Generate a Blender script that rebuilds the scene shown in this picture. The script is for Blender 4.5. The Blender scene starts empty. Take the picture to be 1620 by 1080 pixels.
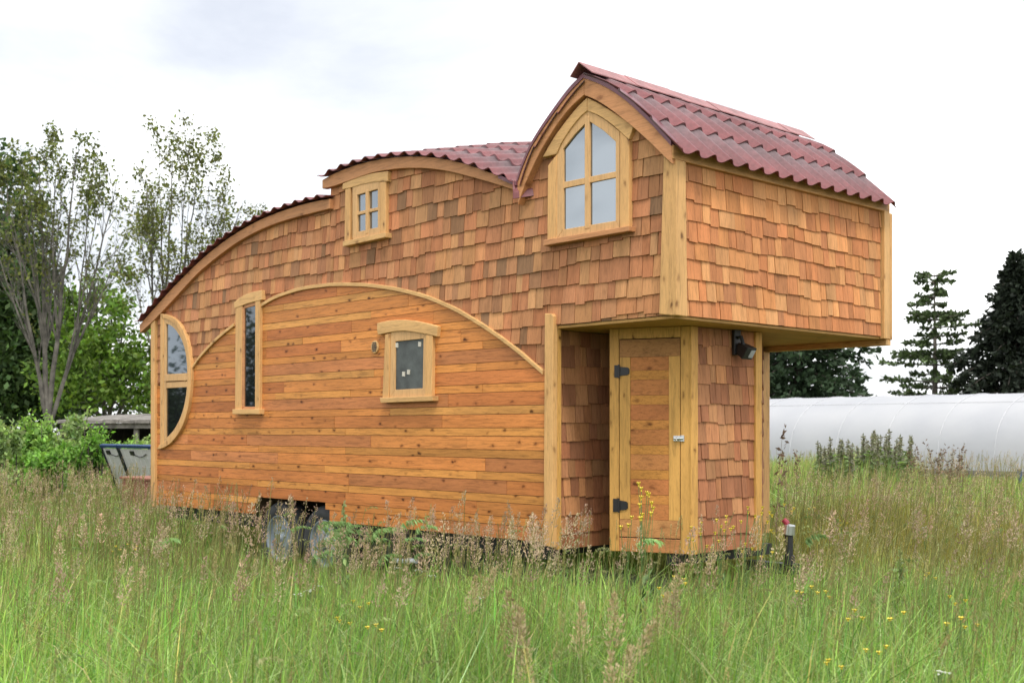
import bpy, bmesh, math, random
import numpy as np
from mathutils import Vector, Matrix
R = math.radians
rnd = random.Random(7)
npr = np.random.default_rng(11)
sc = bpy.context.scene
COL = sc.collection

# ------------------------------------------------------------------ camera geometry
FPX, HOR, CX = 1870.0, 680.0, 810.0
CAM = Vector((6.395, -6.337, 1.5)); FW = Vector((-.7282, .6854, 0)); RT = Vector((.6854, .7282, 0))
def ray(px, py):
    u = (px-CX)/FPX
    return Vector((FW.x+u*RT.x, FW.y+u*RT.y, (HOR-py)/FPX))
def S(px, py, y=0.0):                     # photo point -> (x, z) on a plane parallel to the long side wall
    d = ray(px, py); t = (y-CAM.y)/d.y
    return (CAM.x+d.x*t, CAM.z+d.z*t)
def FR(px, py, x):                        # photo point -> (y, z) on a plane parallel to the front wall
    d = ray(px, py); t = (x-CAM.x)/d.x
    return (CAM.y+d.y*t, CAM.z+d.z*t)
def at(px, Z, z=0.0):                     # ground position at depth Z
    d = ray(px, HOR); p = CAM+d*Z
    return Vector((p.x, p.y, z))
def hz(py, Z): return CAM.z+(HOR-py)/FPX*Z

# ------------------------------------------------------------------ materials
def newmat(name):
    m = bpy.data.materials.new(name); m.use_nodes = True
    nt = m.node_tree; nt.nodes.clear()
    out = nt.nodes.new('ShaderNodeOutputMaterial')
    return m, nt, out
def N(nt, t, **kw):
    n = nt.nodes.new(t)
    for k, v in kw.items():
        if k.startswith('i_'): n.inputs[k[2:].replace('_', ' ')].default_value = v
        else: setattr(n, k, v)
    return n
def L(nt, a, b): nt.links.new(a, b)
def mixrgb(nt, mode, fac, a, b):
    n = nt.nodes.new('ShaderNodeMix'); n.data_type = 'RGBA'; n.blend_type = mode
    for sock, v in ((n.inputs['Factor'], fac), (n.inputs[6], a), (n.inputs[7], b)):
        if isinstance(v, bpy.types.NodeSocket): nt.links.new(v, sock)
        else: sock.default_value = v if isinstance(v, (int, float)) else (*v, 1) if len(v) == 3 else v
    return n.outputs[2]
def ramp(nt, src, stops):
    r = nt.nodes.new('ShaderNodeValToRGB'); L(nt, src, r.inputs[0])
    while len(r.color_ramp.elements) < len(stops): r.color_ramp.elements.new(.5)
    for e, (p, c) in zip(r.color_ramp.elements, stops):
        e.position = p; e.color = (c, c, c, 1) if isinstance(c, (int, float)) else (*c, 1)
    return r.outputs[0]

def wood(name, base, axis, use_col=False, knots=.5, grain=.35, rough=.55, knot_scale=4.0, big=.25, flecks=0):
    m, nt, out = newmat(name)
    tc = N(nt, 'ShaderNodeTexCoord')
    src = tc.outputs['Object']
    rndn = None
    if use_col:                       # every board or shingle gets its own stretch of grain
        at_ = N(nt, 'ShaderNodeAttribute', attribute_name='Col')
        ad = N(nt, 'ShaderNodeVectorMath', operation='MULTIPLY_ADD')
        L(nt, at_.outputs['Color'], ad.inputs[0]); ad.inputs[1].default_value = (37, 53, 41); L(nt, src, ad.inputs[2])
        src = ad.outputs[0]
    mp = N(nt, 'ShaderNodeMapping')
    s = [14, 14, 14]; s[axis] = 1.1
    mp.inputs['Scale'].default_value = s
    L(nt, src, mp.inputs[0])
    n1 = N(nt, 'ShaderNodeTexNoise', i_Scale=4.0, i_Detail=6.0, i_Roughness=.65, i_Distortion=.6); L(nt, mp.outputs[0], n1.inputs['Vector'])
    mp2 = N(nt, 'ShaderNodeMapping'); s2 = [3, 3, 3]; s2[axis] = .5; mp2.inputs['Scale'].default_value = s2; L(nt, src, mp2.inputs[0])
    n2 = N(nt, 'ShaderNodeTexNoise', i_Scale=1.6, i_Detail=3.0); L(nt, mp2.outputs[0], n2.inputs['Vector'])
    wv = N(nt, 'ShaderNodeTexNoise', i_Scale=14.0, i_Detail=2.0, i_Distortion=1.2); L(nt, mp.outputs[0], wv.inputs['Vector'])
    c = at_.outputs['Color'] if use_col else None
    if c is None:
        c = mixrgb(nt, 'MIX', 0.0, base, base)
    g = ramp(nt, n1.outputs['Fac'], [(.28, 1-grain*1.5), (.5, 1.0), (.75, 1+grain*.35)])
    c = mixrgb(nt, 'MULTIPLY', 1.0, c, g)
    g2 = ramp(nt, n2.outputs['Fac'], [(.3, 1-big), (.7, 1+big*.6)])
    c = mixrgb(nt, 'MULTIPLY', 1.0, c, g2)
    g3 = ramp(nt, wv.outputs['Fac'], [(.36, .8), (.5, 1.0)])
    c = mixrgb(nt, 'MULTIPLY', .7, c, g3)
    if knots:
        sp = N(nt, 'ShaderNodeSeparateXYZ'); L(nt, src, sp.inputs[0])
        hh = N(nt, 'ShaderNodeMath', operation='MULTIPLY_ADD'); L(nt, sp.outputs[1], hh.inputs[0]); hh.inputs[1].default_value = .83; L(nt, sp.outputs[0], hh.inputs[2])
        cb = N(nt, 'ShaderNodeCombineXYZ'); L(nt, hh.outputs[0], cb.inputs[0]); L(nt, sp.outputs[2], cb.inputs[1])
        mk = N(nt, 'ShaderNodeMapping'); mk.inputs['Scale'].default_value = (1.3, .7, 1) if axis == 2 else (.7, 1.3, 1); L(nt, cb.outputs[0], mk.inputs[0])
        nd = N(nt, 'ShaderNodeTexNoise', i_Scale=22.0, i_Detail=2.0); L(nt, src, nd.inputs['Vector'])
        wob = N(nt, 'ShaderNodeVectorMath', operation='MULTIPLY_ADD'); L(nt, nd.outputs['Color'], wob.inputs[0]); wob.inputs[1].default_value = (.035, .035, .035); L(nt, mk.outputs[0], wob.inputs[2])
        vo = N(nt, 'ShaderNodeTexVoronoi', i_Scale=knot_scale, i_Randomness=1.0, voronoi_dimensions='2D'); L(nt, wob.outputs[0], vo.inputs['Vector'])
        keep = ramp(nt, vo.outputs['Color'], [(.42, 0.0), (.85, 1.0)])
        k = ramp(nt, vo.outputs['Distance'], [(.03, .22), (.07, .45), (.10, .8), (.2, 1.0)])
        k = mixrgb(nt, 'MIX', keep, (1, 1, 1), k)
        kc = mixrgb(nt, 'MULTIPLY', 1.0, c, k)
        kc = mixrgb(nt, 'MULTIPLY', knots, c, mixrgb(nt, 'MIX', k, (.42, .22, .10), (1, 1, 1)))
        kc = mixrgb(nt, 'MULTIPLY', knots, kc, k)
        c = kc
    p = N(nt, 'ShaderNodeBsdfPrincipled', i_Roughness=rough)
    p.inputs['Specular IOR Level'].default_value = .2
    L(nt, c, p.inputs['Base Color'])
    bp = N(nt, 'ShaderNodeBump', i_Strength=.25, i_Distance=.004); L(nt, n1.outputs['Fac'], bp.inputs['Height']); L(nt, bp.outputs[0], p.inputs['Normal'])
    L(nt, p.outputs[0], out.inputs[0])
    return m

def plain(name, col, rough=.5, metal=0.0, noise=.15, scale=6.0, bump=0.0, spec=.5):
    m, nt, out = newmat(name)
    tc = N(nt, 'ShaderNodeTexCoord')
    n1 = N(nt, 'ShaderNodeTexNoise', i_Scale=scale, i_Detail=5.0, i_Roughness=.6); L(nt, tc.outputs['Object'], n1.inputs['Vector'])
    c = mixrgb(nt, 'MULTIPLY', 1.0, col, ramp(nt, n1.outputs['Fac'], [(.3, 1-noise*1.4), (.7, 1+noise*.6)]))
    p = N(nt, 'ShaderNodeBsdfPrincipled', i_Roughness=rough, i_Metallic=metal)
    p.inputs['Specular IOR Level'].default_value = spec
    L(nt, c, p.inputs['Base Color'])
    if bump:
        b = N(nt, 'ShaderNodeBump', i_Strength=bump, i_Distance=.02); L(nt, n1.outputs['Fac'], b.inputs['Height']); L(nt, b.outputs[0], p.inputs['Normal'])
    L(nt, p.outputs[0], out.inputs[0])
    return m

def leafmat(name, transl=.35, rough=.6, tint=(1, 1, 1)):
    m, nt, out = newmat(name)
    a = N(nt, 'ShaderNodeAttribute', attribute_name='Col')
    c = mixrgb(nt, 'MULTIPLY', 1.0, a.outputs['Color'], tint)
    p = N(nt, 'ShaderNodeBsdfPrincipled', i_Roughness=rough); p.inputs['Specular IOR Level'].default_value = .25
    t = N(nt, 'ShaderNodeBsdfTranslucent')
    L(nt, c, p.inputs['Base Color'])
    L(nt, mixrgb(nt, 'MULTIPLY', 1.0, c, (1.25, 1.3, .7)), t.inputs['Color'])
    mx = N(nt, 'ShaderNodeMixShader'); mx.inputs[0].default_value = transl
    L(nt, p.outputs[0], mx.inputs[1]); L(nt, t.outputs[0], mx.inputs[2]); L(nt, mx.outputs[0], out.inputs[0])
    return m

def glassmat(name, col, refl=.3, rough=.02):
    m, nt, out = newmat(name)
    tc = N(nt, 'ShaderNodeTexCoord')
    n1 = N(nt, 'ShaderNodeTexNoise', i_Scale=1.6, i_Detail=2.0); L(nt, tc.outputs['Object'], n1.inputs['Vector'])
    d = N(nt, 'ShaderNodeBsdfDiffuse'); L(nt, mixrgb(nt, 'MULTIPLY', 1.0, col, ramp(nt, n1.outputs['Fac'], [(.3, .7), (.7, 1.2)])), d.inputs['Color'])
    g = N(nt, 'ShaderNodeBsdfGlossy', i_Roughness=rough); g.inputs['Color'].default_value = (.86, .93, 1, 1)
    b = N(nt, 'ShaderNodeBump', i_Strength=.05, i_Distance=.01); L(nt, n1.outputs['Fac'], b.inputs['Height']); L(nt, b.outputs[0], g.inputs['Normal'])
    fr = N(nt, 'ShaderNodeFresnel', i_IOR=1.5)
    ad = N(nt, 'ShaderNodeMath', operation='ADD', use_clamp=True); L(nt, fr.outputs[0], ad.inputs[0]); ad.inputs[1].default_value = refl
    mx = N(nt, 'ShaderNodeMixShader'); L(nt, ad.outputs[0], mx.inputs[0]); L(nt, d.outputs[0], mx.inputs[1]); L(nt, g.outputs[0], mx.inputs[2])
    L(nt, mx.outputs[0], out.inputs[0])
    return m

M = {}
M['siding'] = wood('cedar_siding', (.4, .2, .08), 0, use_col=True, knots=.95, grain=.34, rough=.48, knot_scale=6.5, big=.2)
M['shake'] = wood('cedar_shake', (.4, .2, .1), 2, use_col=True, knots=0, grain=.25, rough=.8, big=.26)
M['trim_z'] = wood('fir_trim_vertical', (.63, .36, .142), 2, knots=.75, grain=.22, knot_scale=6.0, big=.14)
M['trim_x'] = wood('fir_trim_long', (.62, .37, .15), 0, knots=.6, grain=.22, knot_scale=5, big=.14)
M['trim_y'] = wood('fir_trim_cross', (.56, .30, .12), 1, knots=.7, grain=.22, knot_scale=2.4, big=.14)
M['fascia'] = wood('cedar_fascia', (.52, .245, .108), 0, knots=.5, grain=.22, knot_scale=4.5, big=.14)
M['sash'] = wood('fir_sash', (.60, .36, .16), 2, knots=.2, grain=.18, big=.1)
M['door'] = wood('cedar_door', (.40, .2, .08), 0, use_col=True, knots=.7, grain=.3, knot_scale=5, big=.2)
M['door_z'] = wood('fir_door_frame', (.58, .315, .088), 2, knots=.9, grain=.26, knot_scale=7, big=.16)
M['soffit'] = wood('soffit_plywood', (.50, .28, .09), 1, knots=.2, grain=.2, big=.2)
M['body'] = plain('dark_sheathing', (.10, .06, .035), .8)
M['black'] = plain('black_steel', (.018, .018, .02), .45, noise=.3)
M['iron'] = plain('black_iron_hinge', (.012, .012, .014), .4, noise=.2, scale=30)
M['rubber'] = plain('tyre_rubber', (.034, .035, .038), .8, noise=.3, scale=12)
M['rim'] = plain('painted_wheel_rim', (.21, .25, .285), .55, metal=.0, noise=.25, scale=9)
M['zinc'] = plain('zinc_latch', (.62, .64, .66), .3, metal=.9, noise=.1)
M['white'] = plain('white_pipe', (.78, .79, .8), .5)
M['cream'] = plain('cream_clip', (.55, .52, .44), .6)
M['orange'] = plain('orange_lens', (.75, .16, .02), .25)
M['redp'] = plain('red_cap', (.30, .03, .05), .35)
M['glass_sky'] = glassmat('window_glass', (.04, .055, .07), .20)
M['glass_trees'] = glassmat('tree_dark_glass', (.012, .014, .014), .12)  # same glass darkened, standing in for the dark trees it mirrors
M['screen'] = plain('insect_screen', (.075, .085, .082), .6, noise=.35, scale=9)
M['leaf'] = leafmat('leaf'); M['grass'] = leafmat('grass_blade', .32, .5)
M['seed'] = leafmat('seed_head', .3, .8); M['needle'] = leafmat('needle', .12, .6)
M['bark'] = plain('bark', (.19, .165, .14), .9, noise=.5, scale=5, bump=.6)
M['bark_grey'] = plain('grey_bark', (.145, .132, .112), .9, noise=.5, scale=4, bump=.6)
M['bark_dark'] = plain('dark_bark', (.07, .055, .045), .9, noise=.4, scale=5, bump=.5)

def roofmat():
    m, nt, out = newmat('red_corrugated_sheet')
    a = N(nt, 'ShaderNodeAttribute', attribute_name='Col')
    tc = N(nt, 'ShaderNodeTexCoord')
    n1 = N(nt, 'ShaderNodeTexNoise', i_Scale=26.0, i_Detail=6.0, i_Roughness=.7); L(nt, tc.outputs['Object'], n1.inputs['Vector'])
    n2 = N(nt, 'ShaderNodeTexNoise', i_Scale=2.2, i_Detail=3.0); L(nt, tc.outputs['Object'], n2.inputs['Vector'])
    c = mixrgb(nt, 'MULTIPLY', 1.0, a.outputs['Color'], ramp(nt, n1.outputs['Fac'], [(.3, .72), (.7, 1.2)]))
    c = mixrgb(nt, 'MULTIPLY', 1.0, c, ramp(nt, n2.outputs['Fac'], [(.3, .82), (.7, 1.15)]))
    ge = N(nt, 'ShaderNodeNewGeometry')
    p = N(nt, 'ShaderNodeBsdfPrincipled', i_Roughness=.5); p.inputs['Specular IOR Level'].default_value = .35
    L(nt, c, p.inputs['Base Color'])
    b = N(nt, 'ShaderNodeBump', i_Strength=.15, i_Distance=.004); L(nt, n1.outputs['Fac'], b.inputs['Height']); L(nt, b.outputs[0], p.inputs['Normal'])
    d = N(nt, 'ShaderNodeBsdfDiffuse'); d.inputs['Color'].default_value = (.012, .009, .012, 1)
    mx = N(nt, 'ShaderNodeMixShader'); L(nt, ge.outputs['Backfacing'], mx.inputs[0]); L(nt, p.outputs[0], mx.inputs[1]); L(nt, d.outputs[0], mx.inputs[2])
    L(nt, mx.outputs[0], out.inputs[0]); return m
M['roof'] = roofmat()
M['ridge'] = plain('red_ridge_sheet', (.29, .115, .115), .55, noise=.3, scale=10)
M['flash'] = plain('dark_red_flashing', (.16, .055, .07), .4, noise=.2)

# ------------------------------------------------------------------ object helpers
def tag(o, label, cat, group=None, kind=None):
    if label: o['label'] = label
    if cat: o['category'] = cat
    if group: o['group'] = group
    if kind: o['kind'] = kind
    return o
def thing(name, label, cat, loc=(0, 0, 0), rz=0.0, group=None):
    o = bpy.data.objects.new(name, None); COL.objects.link(o); o.empty_display_size = .3
    o.location = loc; o.rotation_euler = (0, 0, rz)
    return tag(o, label, cat, group)
def link(o, parent=None, world=True):
    COL.objects.link(o)
    if parent:
        o.parent = parent
        if world:
            mw = Matrix.Identity(4); chain = []; p = parent
            while p: chain.append(p); p = p.parent
            for p in reversed(chain):
                mw = mw @ p.matrix_parent_inverse @ p.matrix_basis if p.parent else p.matrix_basis.copy()
            o.matrix_parent_inverse = mw.inverted()
    return o
class MB:
    """collects polygons (optionally coloured) and links them as one mesh object"""
    def __init__(s): s.v = []; s.f = []; s.c = []
    def poly(s, pts, col=(1, 1, 1)):
        i = len(s.v); s.v += [tuple(p) for p in pts]; s.f.append(tuple(range(i, i+len(pts)))); s.c.append(col)
    def prism(s, a, b, col=(1, 1, 1)):
        """two matching rings of points; a = back, b = front (outward)"""
        n = len(a); i = len(s.v); s.v += [tuple(p) for p in a]+[tuple(p) for p in b]
        s.f.append(tuple(i+n+k for k in range(n))); s.f.append(tuple(i+n-1-k for k in range(n)))
        for k in range(n):
            j = (k+1) % n; s.f.append((i+k, i+j, i+n+j, i+n+k))
        s.c += [col]*(n+2)
    def box(s, lo, hi, col=(1, 1, 1)):
        x0, y0, z0 = lo; x1, y1, z1 = hi
        s.prism([(x0, y0, z0), (x1, y0, z0), (x1, y1, z0), (x0, y1, z0)], [(x0, y0, z1), (x1, y0, z1), (x1, y1, z1), (x0, y1, z1)], col)
    def tube(s, pts, radii, n=8, col=(1, 1, 1), cap=True):
        rings = []; pts = [Vector(p) for p in pts]
        for k, p in enumerate(pts):
            d = (pts[min(k+1, len(pts)-1)]-pts[max(k-1, 0)]).normalized()
            u = d.cross(Vector((0, 0, 1)) if abs(d.z) < .9 else Vector((1, 0, 0))).normalized(); w = d.cross(u)
            r = radii if isinstance(radii, (int, float)) else radii[k]
            i = len(s.v); rings.append(i)
            for q in range(n):
                a = 2*math.pi*q/n; s.v.append(tuple(p+u*(r*math.cos(a))+w*(r*math.sin(a))))
        for a, b in zip(rings, rings[1:]):
            for q in range(n):
                t = (q+1) % n; s.f.append((a+q, b+q, b+t, a+t)); s.c.append(col)
        if cap:
            s.f.append(tuple(rings[0]+q for q in range(n))); s.c.append(col)
            s.f.append(tuple(rings[-1]+n-1-q for q in range(n))); s.c.append(col)
    def build(s, name, mat, parent=None, bevel=0.0, smooth=False, world=True, fix=True):
        me = bpy.data.meshes.new(name); me.from_pydata(s.v, [], s.f); me.materials.append(mat)
        ca = me.color_attributes.new('Col', 'FLOAT_COLOR', 'CORNER')
        arr = []
        for f, c in zip(s.f, s.c): arr += [c[0], c[1], c[2], 1.0]*len(f)
        ca.data.foreach_set('color', arr)
        me.update()
        if fix:
            bm = bmesh.new(); bm.from_mesh(me); bmesh.ops.recalc_face_normals(bm, faces=bm.faces); bm.to_mesh(me); bm.free()
        if smooth:
            me.polygons.foreach_set('use_smooth', [True]*len(me.polygons))
        o = bpy.data.objects.new(name, me); link(o, parent, world)
        if bevel:
            b = o.modifiers.new('bevel', 'BEVEL'); b.width = bevel; b.segments = 2; b.limit_method = 'ANGLE'; b.angle_limit = R(50)
        return o
def npmesh(name, verts, quads, cols, mat, parent=None, smooth=False, world=True):
    """big mesh from arrays: verts (n,3), quads (m,4), cols (n,3)"""
    me = bpy.data.meshes.new(name); n, m = len(verts), len(quads)
    me.vertices.add(n); me.vertices.foreach_set('co', np.ascontiguousarray(verts, np.float32).ravel())
    me.loops.add(m*4); me.loops.foreach_set('vertex_index', np.ascontiguousarray(quads, np.int32).ravel())
    me.polygons.add(m); me.polygons.foreach_set('loop_start', np.arange(0, m*4, 4, dtype=np.int32))
    me.polygons.foreach_set('loop_total', np.full(m, 4, np.int32))
    me.update(calc_edges=True)
    ca = me.color_attributes.new('Col', 'FLOAT_COLOR', 'POINT')
    c4 = np.ones((n, 4), np.float32); c4[:, :3] = cols; ca.data.foreach_set('color', c4.ravel())
    if smooth: me.polygons.foreach_set('use_smooth', np.ones(m, bool))
    me.materials.append(mat)
    o = bpy.data.objects.new(name, me); link(o, parent, world); return o

def lerp_fn(pts):
    pts = sorted(pts); xs = [p[0] for p in pts]; zs = [p[1] for p in pts]
    def f(x):
        return float(np.interp(x, xs, zs))
    return f
def clip(poly, a, b):
    """keep the part of a 2-D polygon to the right of a->b"""
    out = []; n = len(poly); dx, dy = b[0]-a[0], b[1]-a[1]
    def sd(p): return dx*(p[1]-a[1])-dy*(p[0]-a[0])
    for i in range(n):
        p, q = poly[i], poly[(i+1) % n]; sp, sq = sd(p), sd(q)
        if sp <= 0: out.append(p)
        if (sp < 0 < sq) or (sq < 0 < sp):
            t = sp/(sp-sq); out.append((p[0]+(q[0]-p[0])*t, p[1]+(q[1]-p[1])*t))
    return out
def area(poly): return abs(sum(poly[i][0]*poly[(i+1) % len(poly)][1]-poly[(i+1) % len(poly)][0]*poly[i][1] for i in range(len(poly))))/2

class Frame:
    """a vertical wall plane: s along the wall (left to right seen from outside), z up, n outward"""
    def __init__(f, p0, p1):
        f.p = Vector((p0[0], p0[1])); d = Vector((p1[0]-p0[0], p1[1]-p0[1])); f.len = d.length; f.d = d.normalized(); f.n = Vector((f.d.y, -f.d.x))
    def __call__(f, s, z, n=0.0):
        return (f.p.x+f.d.x*s+f.n.x*n, f.p.y+f.d.y*s+f.n.y*n, z)
    def un(f, px, py, n=0.0):
        r = ray(px, py); o = Vector((CAM.x-f.p.x, CAM.y-f.p.y)); rr = Vector((r.x, r.y))
        t = (n-o.dot(f.n))/rr.dot(f.n); return ((o+rr*t).dot(f.d), CAM.z+r.z*t)
    def board(f, mb, poly, n0, n1, col=(1, 1, 1)):
        mb.prism([f(s, z, n0) for s, z in poly], [f(s, z, n1) for s, z in poly], col)
    def rect(f, mb, s0, s1, z0, z1, n0, n1, col=(1, 1, 1)):
        f.board(mb, [(s0, z0), (s1, z0), (s1, z1), (s0, z1)], n0, n1, col)
    def strip(f, mb, lo, hi, n0, n1, col=(1, 1, 1)):
        """a curved board between two matching polylines"""
        k = len(lo); i = len(mb.v)
        for (a, b) in zip(lo, hi):
            mb.v += [f(*a, n0), f(*a, n1), f(*b, n1), f(*b, n0)]
        for q in range(k-1):
            a = i+4*q; b = a+4
            for w in range(4):
                w2 = (w+1) % 4; mb.f.append((a+w, b+w, b+w2, a+w2)); mb.c.append(col)
        mb.f.append((i, i+1, i+2, i+3)); e = i+4*(k-1); mb.f.append((e+3, e+2, e+1, e)); mb.c += [col]*2
def resample(pl, n):
    pl = [Vector(p) for p in pl]; d = [0]
    for a, b in zip(pl, pl[1:]): d.append(d[-1]+(b-a).length)
    t = np.linspace(0, d[-1], n); return [(float(np.interp(q, d, [p.x for p in pl])), float(np.interp(q, d, [p.y for p in pl]))) for q in t]
def smoothline(pl, n, it=2):
    p = resample(pl, n)
    for _ in range(it):
        p = [p[0]]+[((p[i-1][0]+2*p[i][0]+p[i+1][0])/4, (p[i-1][1]+2*p[i][1]+p[i+1][1])/4) for i in range(1, n-1)]+[p[-1]]
    return p
SIDE = Frame((0, 0), (1, 0))
W = 2.83

# ================================================================== THE TINY HOUSE
HOUSE = thing('tiny_house', 'cedar tiny house on a trailer with curved red roofs and a jutting gabled loft', 'tiny house', (-2.5, 1.4, 0))
YF = -.06
rear_up = smoothline([S(*p, YF) for p in [(220.5, 514), (244, 487.5), (269, 459), (294, 434), (319.6, 408.8), (351, 383.6), (379.4, 364.7), (407.7, 349), (439, 335.8), (470.6, 325.4), (499, 318), (521.6, 314.4)]], 40)
rear_lo = smoothline([S(*p, YF) for p in [(221.4, 526.8), (244, 506), (281.8, 465.4), (313.3, 430.8), (347.9, 402.5), (376.2, 382), (407.7, 364.7), (439, 352), (470.6, 342.7), (499, 335.5), (521.6, 330)]], 40)
mid_up = smoothline([S(*p, YF) for p in [(509.7, 284.7), (524.4, 276.4), (541, 268.9), (560.6, 261.7), (577, 257), (596.7, 252.8), (613, 250), (632.8, 248), (652, 247.2), (674.4, 247.8), (696.7, 250.6), (718.9, 254.7), (738.3, 259.7), (757.8, 266.7), (774.4, 272.8), (791, 279), (820, 291.7)]], 40)
mid_lo = smoothline([S(*p, YF) for p in [(509.7, 298.6), (525.8, 295.2), (563, 282), (585.6, 273.6), (613, 268.6), (635.6, 266), (652, 265.6), (674, 266), (696.7, 268.6), (718.9, 272.8), (738.3, 278.3), (757.8, 283.3), (774.4, 288.3), (791, 293), (820, 302.8)]], 40)
gl_up = smoothline([S(*p, YF) for p in [(821, 291), (829, 266.7), (842, 235.6), (860, 206.7), (882, 175.6), (904, 146.7), (926.5, 124)]], 24, 1)
gl_lo = smoothline([S(*p, YF) for p in [(822, 324.4), (833, 293), (846.7, 262), (860, 235.6), (882, 200), (904.4, 171), (926.5, 151.4)]], 24, 1)
gr_up = smoothline([S(*p, YF) for p in [(926.9, 124), (939.8, 128.6), (955.5, 134.8), (971.3, 143.5), (987, 154.5), (1002.7, 167), (1018.5, 182), (1034.2, 197), (1050, 214.3), (1065.5, 231)]], 24, 1)
gr_lo = smoothline([S(*p, YF) for p in [(926.9, 151.4), (943, 157.7), (958.7, 167), (974.4, 178), (990, 190.7), (1006, 203.3), (1021.6, 217.5), (1037.4, 232.4), (1053, 248), (1065.5, 259.5)]], 24, 1)
XL = 1.285                                    # loft front wall
arch = smoothline([S(*p) for p in [(296, 605), (300, 595), (318, 567), (345, 538), (372, 516), (412, 487), (440, 470), (480, 457), (530, 450.5), (580, 451), (630, 457.5), (680, 470), (730, 492), (780, 523), (820, 552), (864, 590)]], 60)
arch_fn = lerp_fn(arch)
ZB = .648; ZSOF = 2.285
up_rear, up_mid = lerp_fn([(a[0], (a[1]+b[1])/2) for a, b in zip(rear_up, rear_lo)]), lerp_fn([(a[0], (a[1]+b[1])/2) for a, b in zip(mid_up, mid_lo)])
gable = [(a[0], a[1]-.07) for a in gl_up]+[(a[0], a[1]-.06) for a in gr_up]
up_gab = lerp_fn(gable)
XSTEP = S(525.5, 310)[0]; XVAL = gl_up[0][0]
def upper(x):
    if x < XSTEP: return up_rear(x)
    if x < XVAL-.02: return up_mid(x)
    return max(up_gab(x), up_mid(x) if x < XVAL+.1 else 0)
# --- core volume, in two blocks so that the end of the long block carries the bay
def core(xs, bottom, y0, y1):
    ring = bottom+[(x, upper(x)-.02) for x in xs]
    mb = MB(); mb.prism([(x, y1, z) for x, z in ring], [(x, y0, z) for x, z in ring]); return mb
xsr = list(np.linspace(XL-.012, .02, 30))+list(np.linspace(0, XSTEP+.001, 40))+list(np.linspace(XSTEP-.001, -6.28, 50))
wl, wr = S(403, 800)[0], S(527, 812)[0]; zw = .82; wl2, wr2 = S(410, 786)[0], S(515, 794)[0]
bottom = [(-6.28, ZB+.01), (wl, ZB+.01), (wl+.02, .75), (wl2, zw), (wr2, zw), (wr-.02, .75), (wr, ZB+.01), (.05, ZB+.01), (.05, ZSOF), (XL-.012, ZSOF)]
core(xsr, bottom, .001, W).build('wall', M['body'], HOUSE)

# --- shingles
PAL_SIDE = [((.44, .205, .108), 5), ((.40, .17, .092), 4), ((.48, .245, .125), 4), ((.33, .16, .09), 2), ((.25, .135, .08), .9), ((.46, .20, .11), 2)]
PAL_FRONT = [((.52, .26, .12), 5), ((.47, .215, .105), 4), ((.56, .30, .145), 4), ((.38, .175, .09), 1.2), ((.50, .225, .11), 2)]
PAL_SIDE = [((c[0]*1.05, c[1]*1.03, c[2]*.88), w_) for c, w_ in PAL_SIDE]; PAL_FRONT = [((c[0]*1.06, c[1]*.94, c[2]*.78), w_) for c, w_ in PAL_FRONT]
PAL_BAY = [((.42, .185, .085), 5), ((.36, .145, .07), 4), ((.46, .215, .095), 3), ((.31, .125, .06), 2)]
def pick(pal):
    c = rnd.choices([p[0] for p in pal], [p[1] for p in pal])[0]; k = rnd.uniform(.86, 1.13); h = rnd.uniform(-.05, .05)
    return (c[0]*k*(1+h), c[1]*k, c[2]*k*(1-h))
def shingles(mb, fr, s0, s1, z0, z1, pal, up=None, lo=None, rh=.138, skip=None, wave=.02, taper=True):
    z = z0-.02; row = 0
    ph = rnd.uniform(0, 6)
    while z < z1:
        s = s0-rnd.uniform(0, .1); first = True; prev = 0
        while s < s1:
            w = rnd.choice([rnd.uniform(.065, .10), rnd.uniform(.09, .14), rnd.uniform(.13, .19)])
            a, b = max(s, s0), min(s+w-rnd.choice((.003, .005, .008)), s1)
            s += w
            if b-a < .012: continue
            prev = prev*.6+rnd.choice((0, 1, 1))*rnd.uniform(-.017, .017)
            zb = z+prev+wave*math.sin(s*1.1+ph+row*.35)*.5
            zt = z+rh+.05
            tl = rnd.uniform(-.0025, .0025)
            poly = [(a, zb+tl), (b, zb-tl), (b, zt), (a, zt)]
            cl = poly
            if row == 0 or zb < z0: cl = clip(cl, (b, z0), (a, z0)) if False else [(p[0], max(p[1], z0)) for p in cl]
            cl = [(p[0], min(p[1], z1)) for p in cl]
            if up: cl = clip(cl, (a, up(a)), (b, up(b)))
            if len(cl) < 3: continue
            if lo: cl = clip(cl, (b, lo(b) if abs(lo(b)-lo(a)) < .2 else lo(a)), (a, lo(a)))
            if len(cl) < 3 or area(cl) < 2e-4: continue
            if skip and skip((a+b)/2, zb+.06): continue
            nb = rnd.uniform(.017, .024); ntp = .006
            def nn(zz): return ntp+(nb-ntp)*max(0, min(1, (zt-zz)/(zt-zb+1e-6)))
            mb.prism([fr(p, q, 0) for p, q in cl], [fr(p, q, nn(q)) for p, q in cl], pick(pal))
        z += rh; row += 1
def lowline(x):
    if x > .06: return ZSOF+.003
    if x < arch[0][0]: return arch[0][1]
    return arch_fn(x)
sh = MB()
shingles(sh, SIDE, -6.24, XSTEP, 1.9, 3.75, PAL_SIDE, up=up_rear, lo=lowline)
shingles(sh, SIDE, XSTEP, XL, 1.9, 4.1, PAL_SIDE, up=lambda x: upper(max(x, XSTEP)), lo=lowline)
sh.build('side_shingles', M['shake'], HOUSE)
FRONT = Frame((XL, 0), (XL, W))
sf = MB(); shingles(sf, FRONT, .03, 2.70, ZSOF, 3.40, PAL_FRONT, rh=.135); sf.build('loft_shingles', M['shake'], HOUSE)

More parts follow.
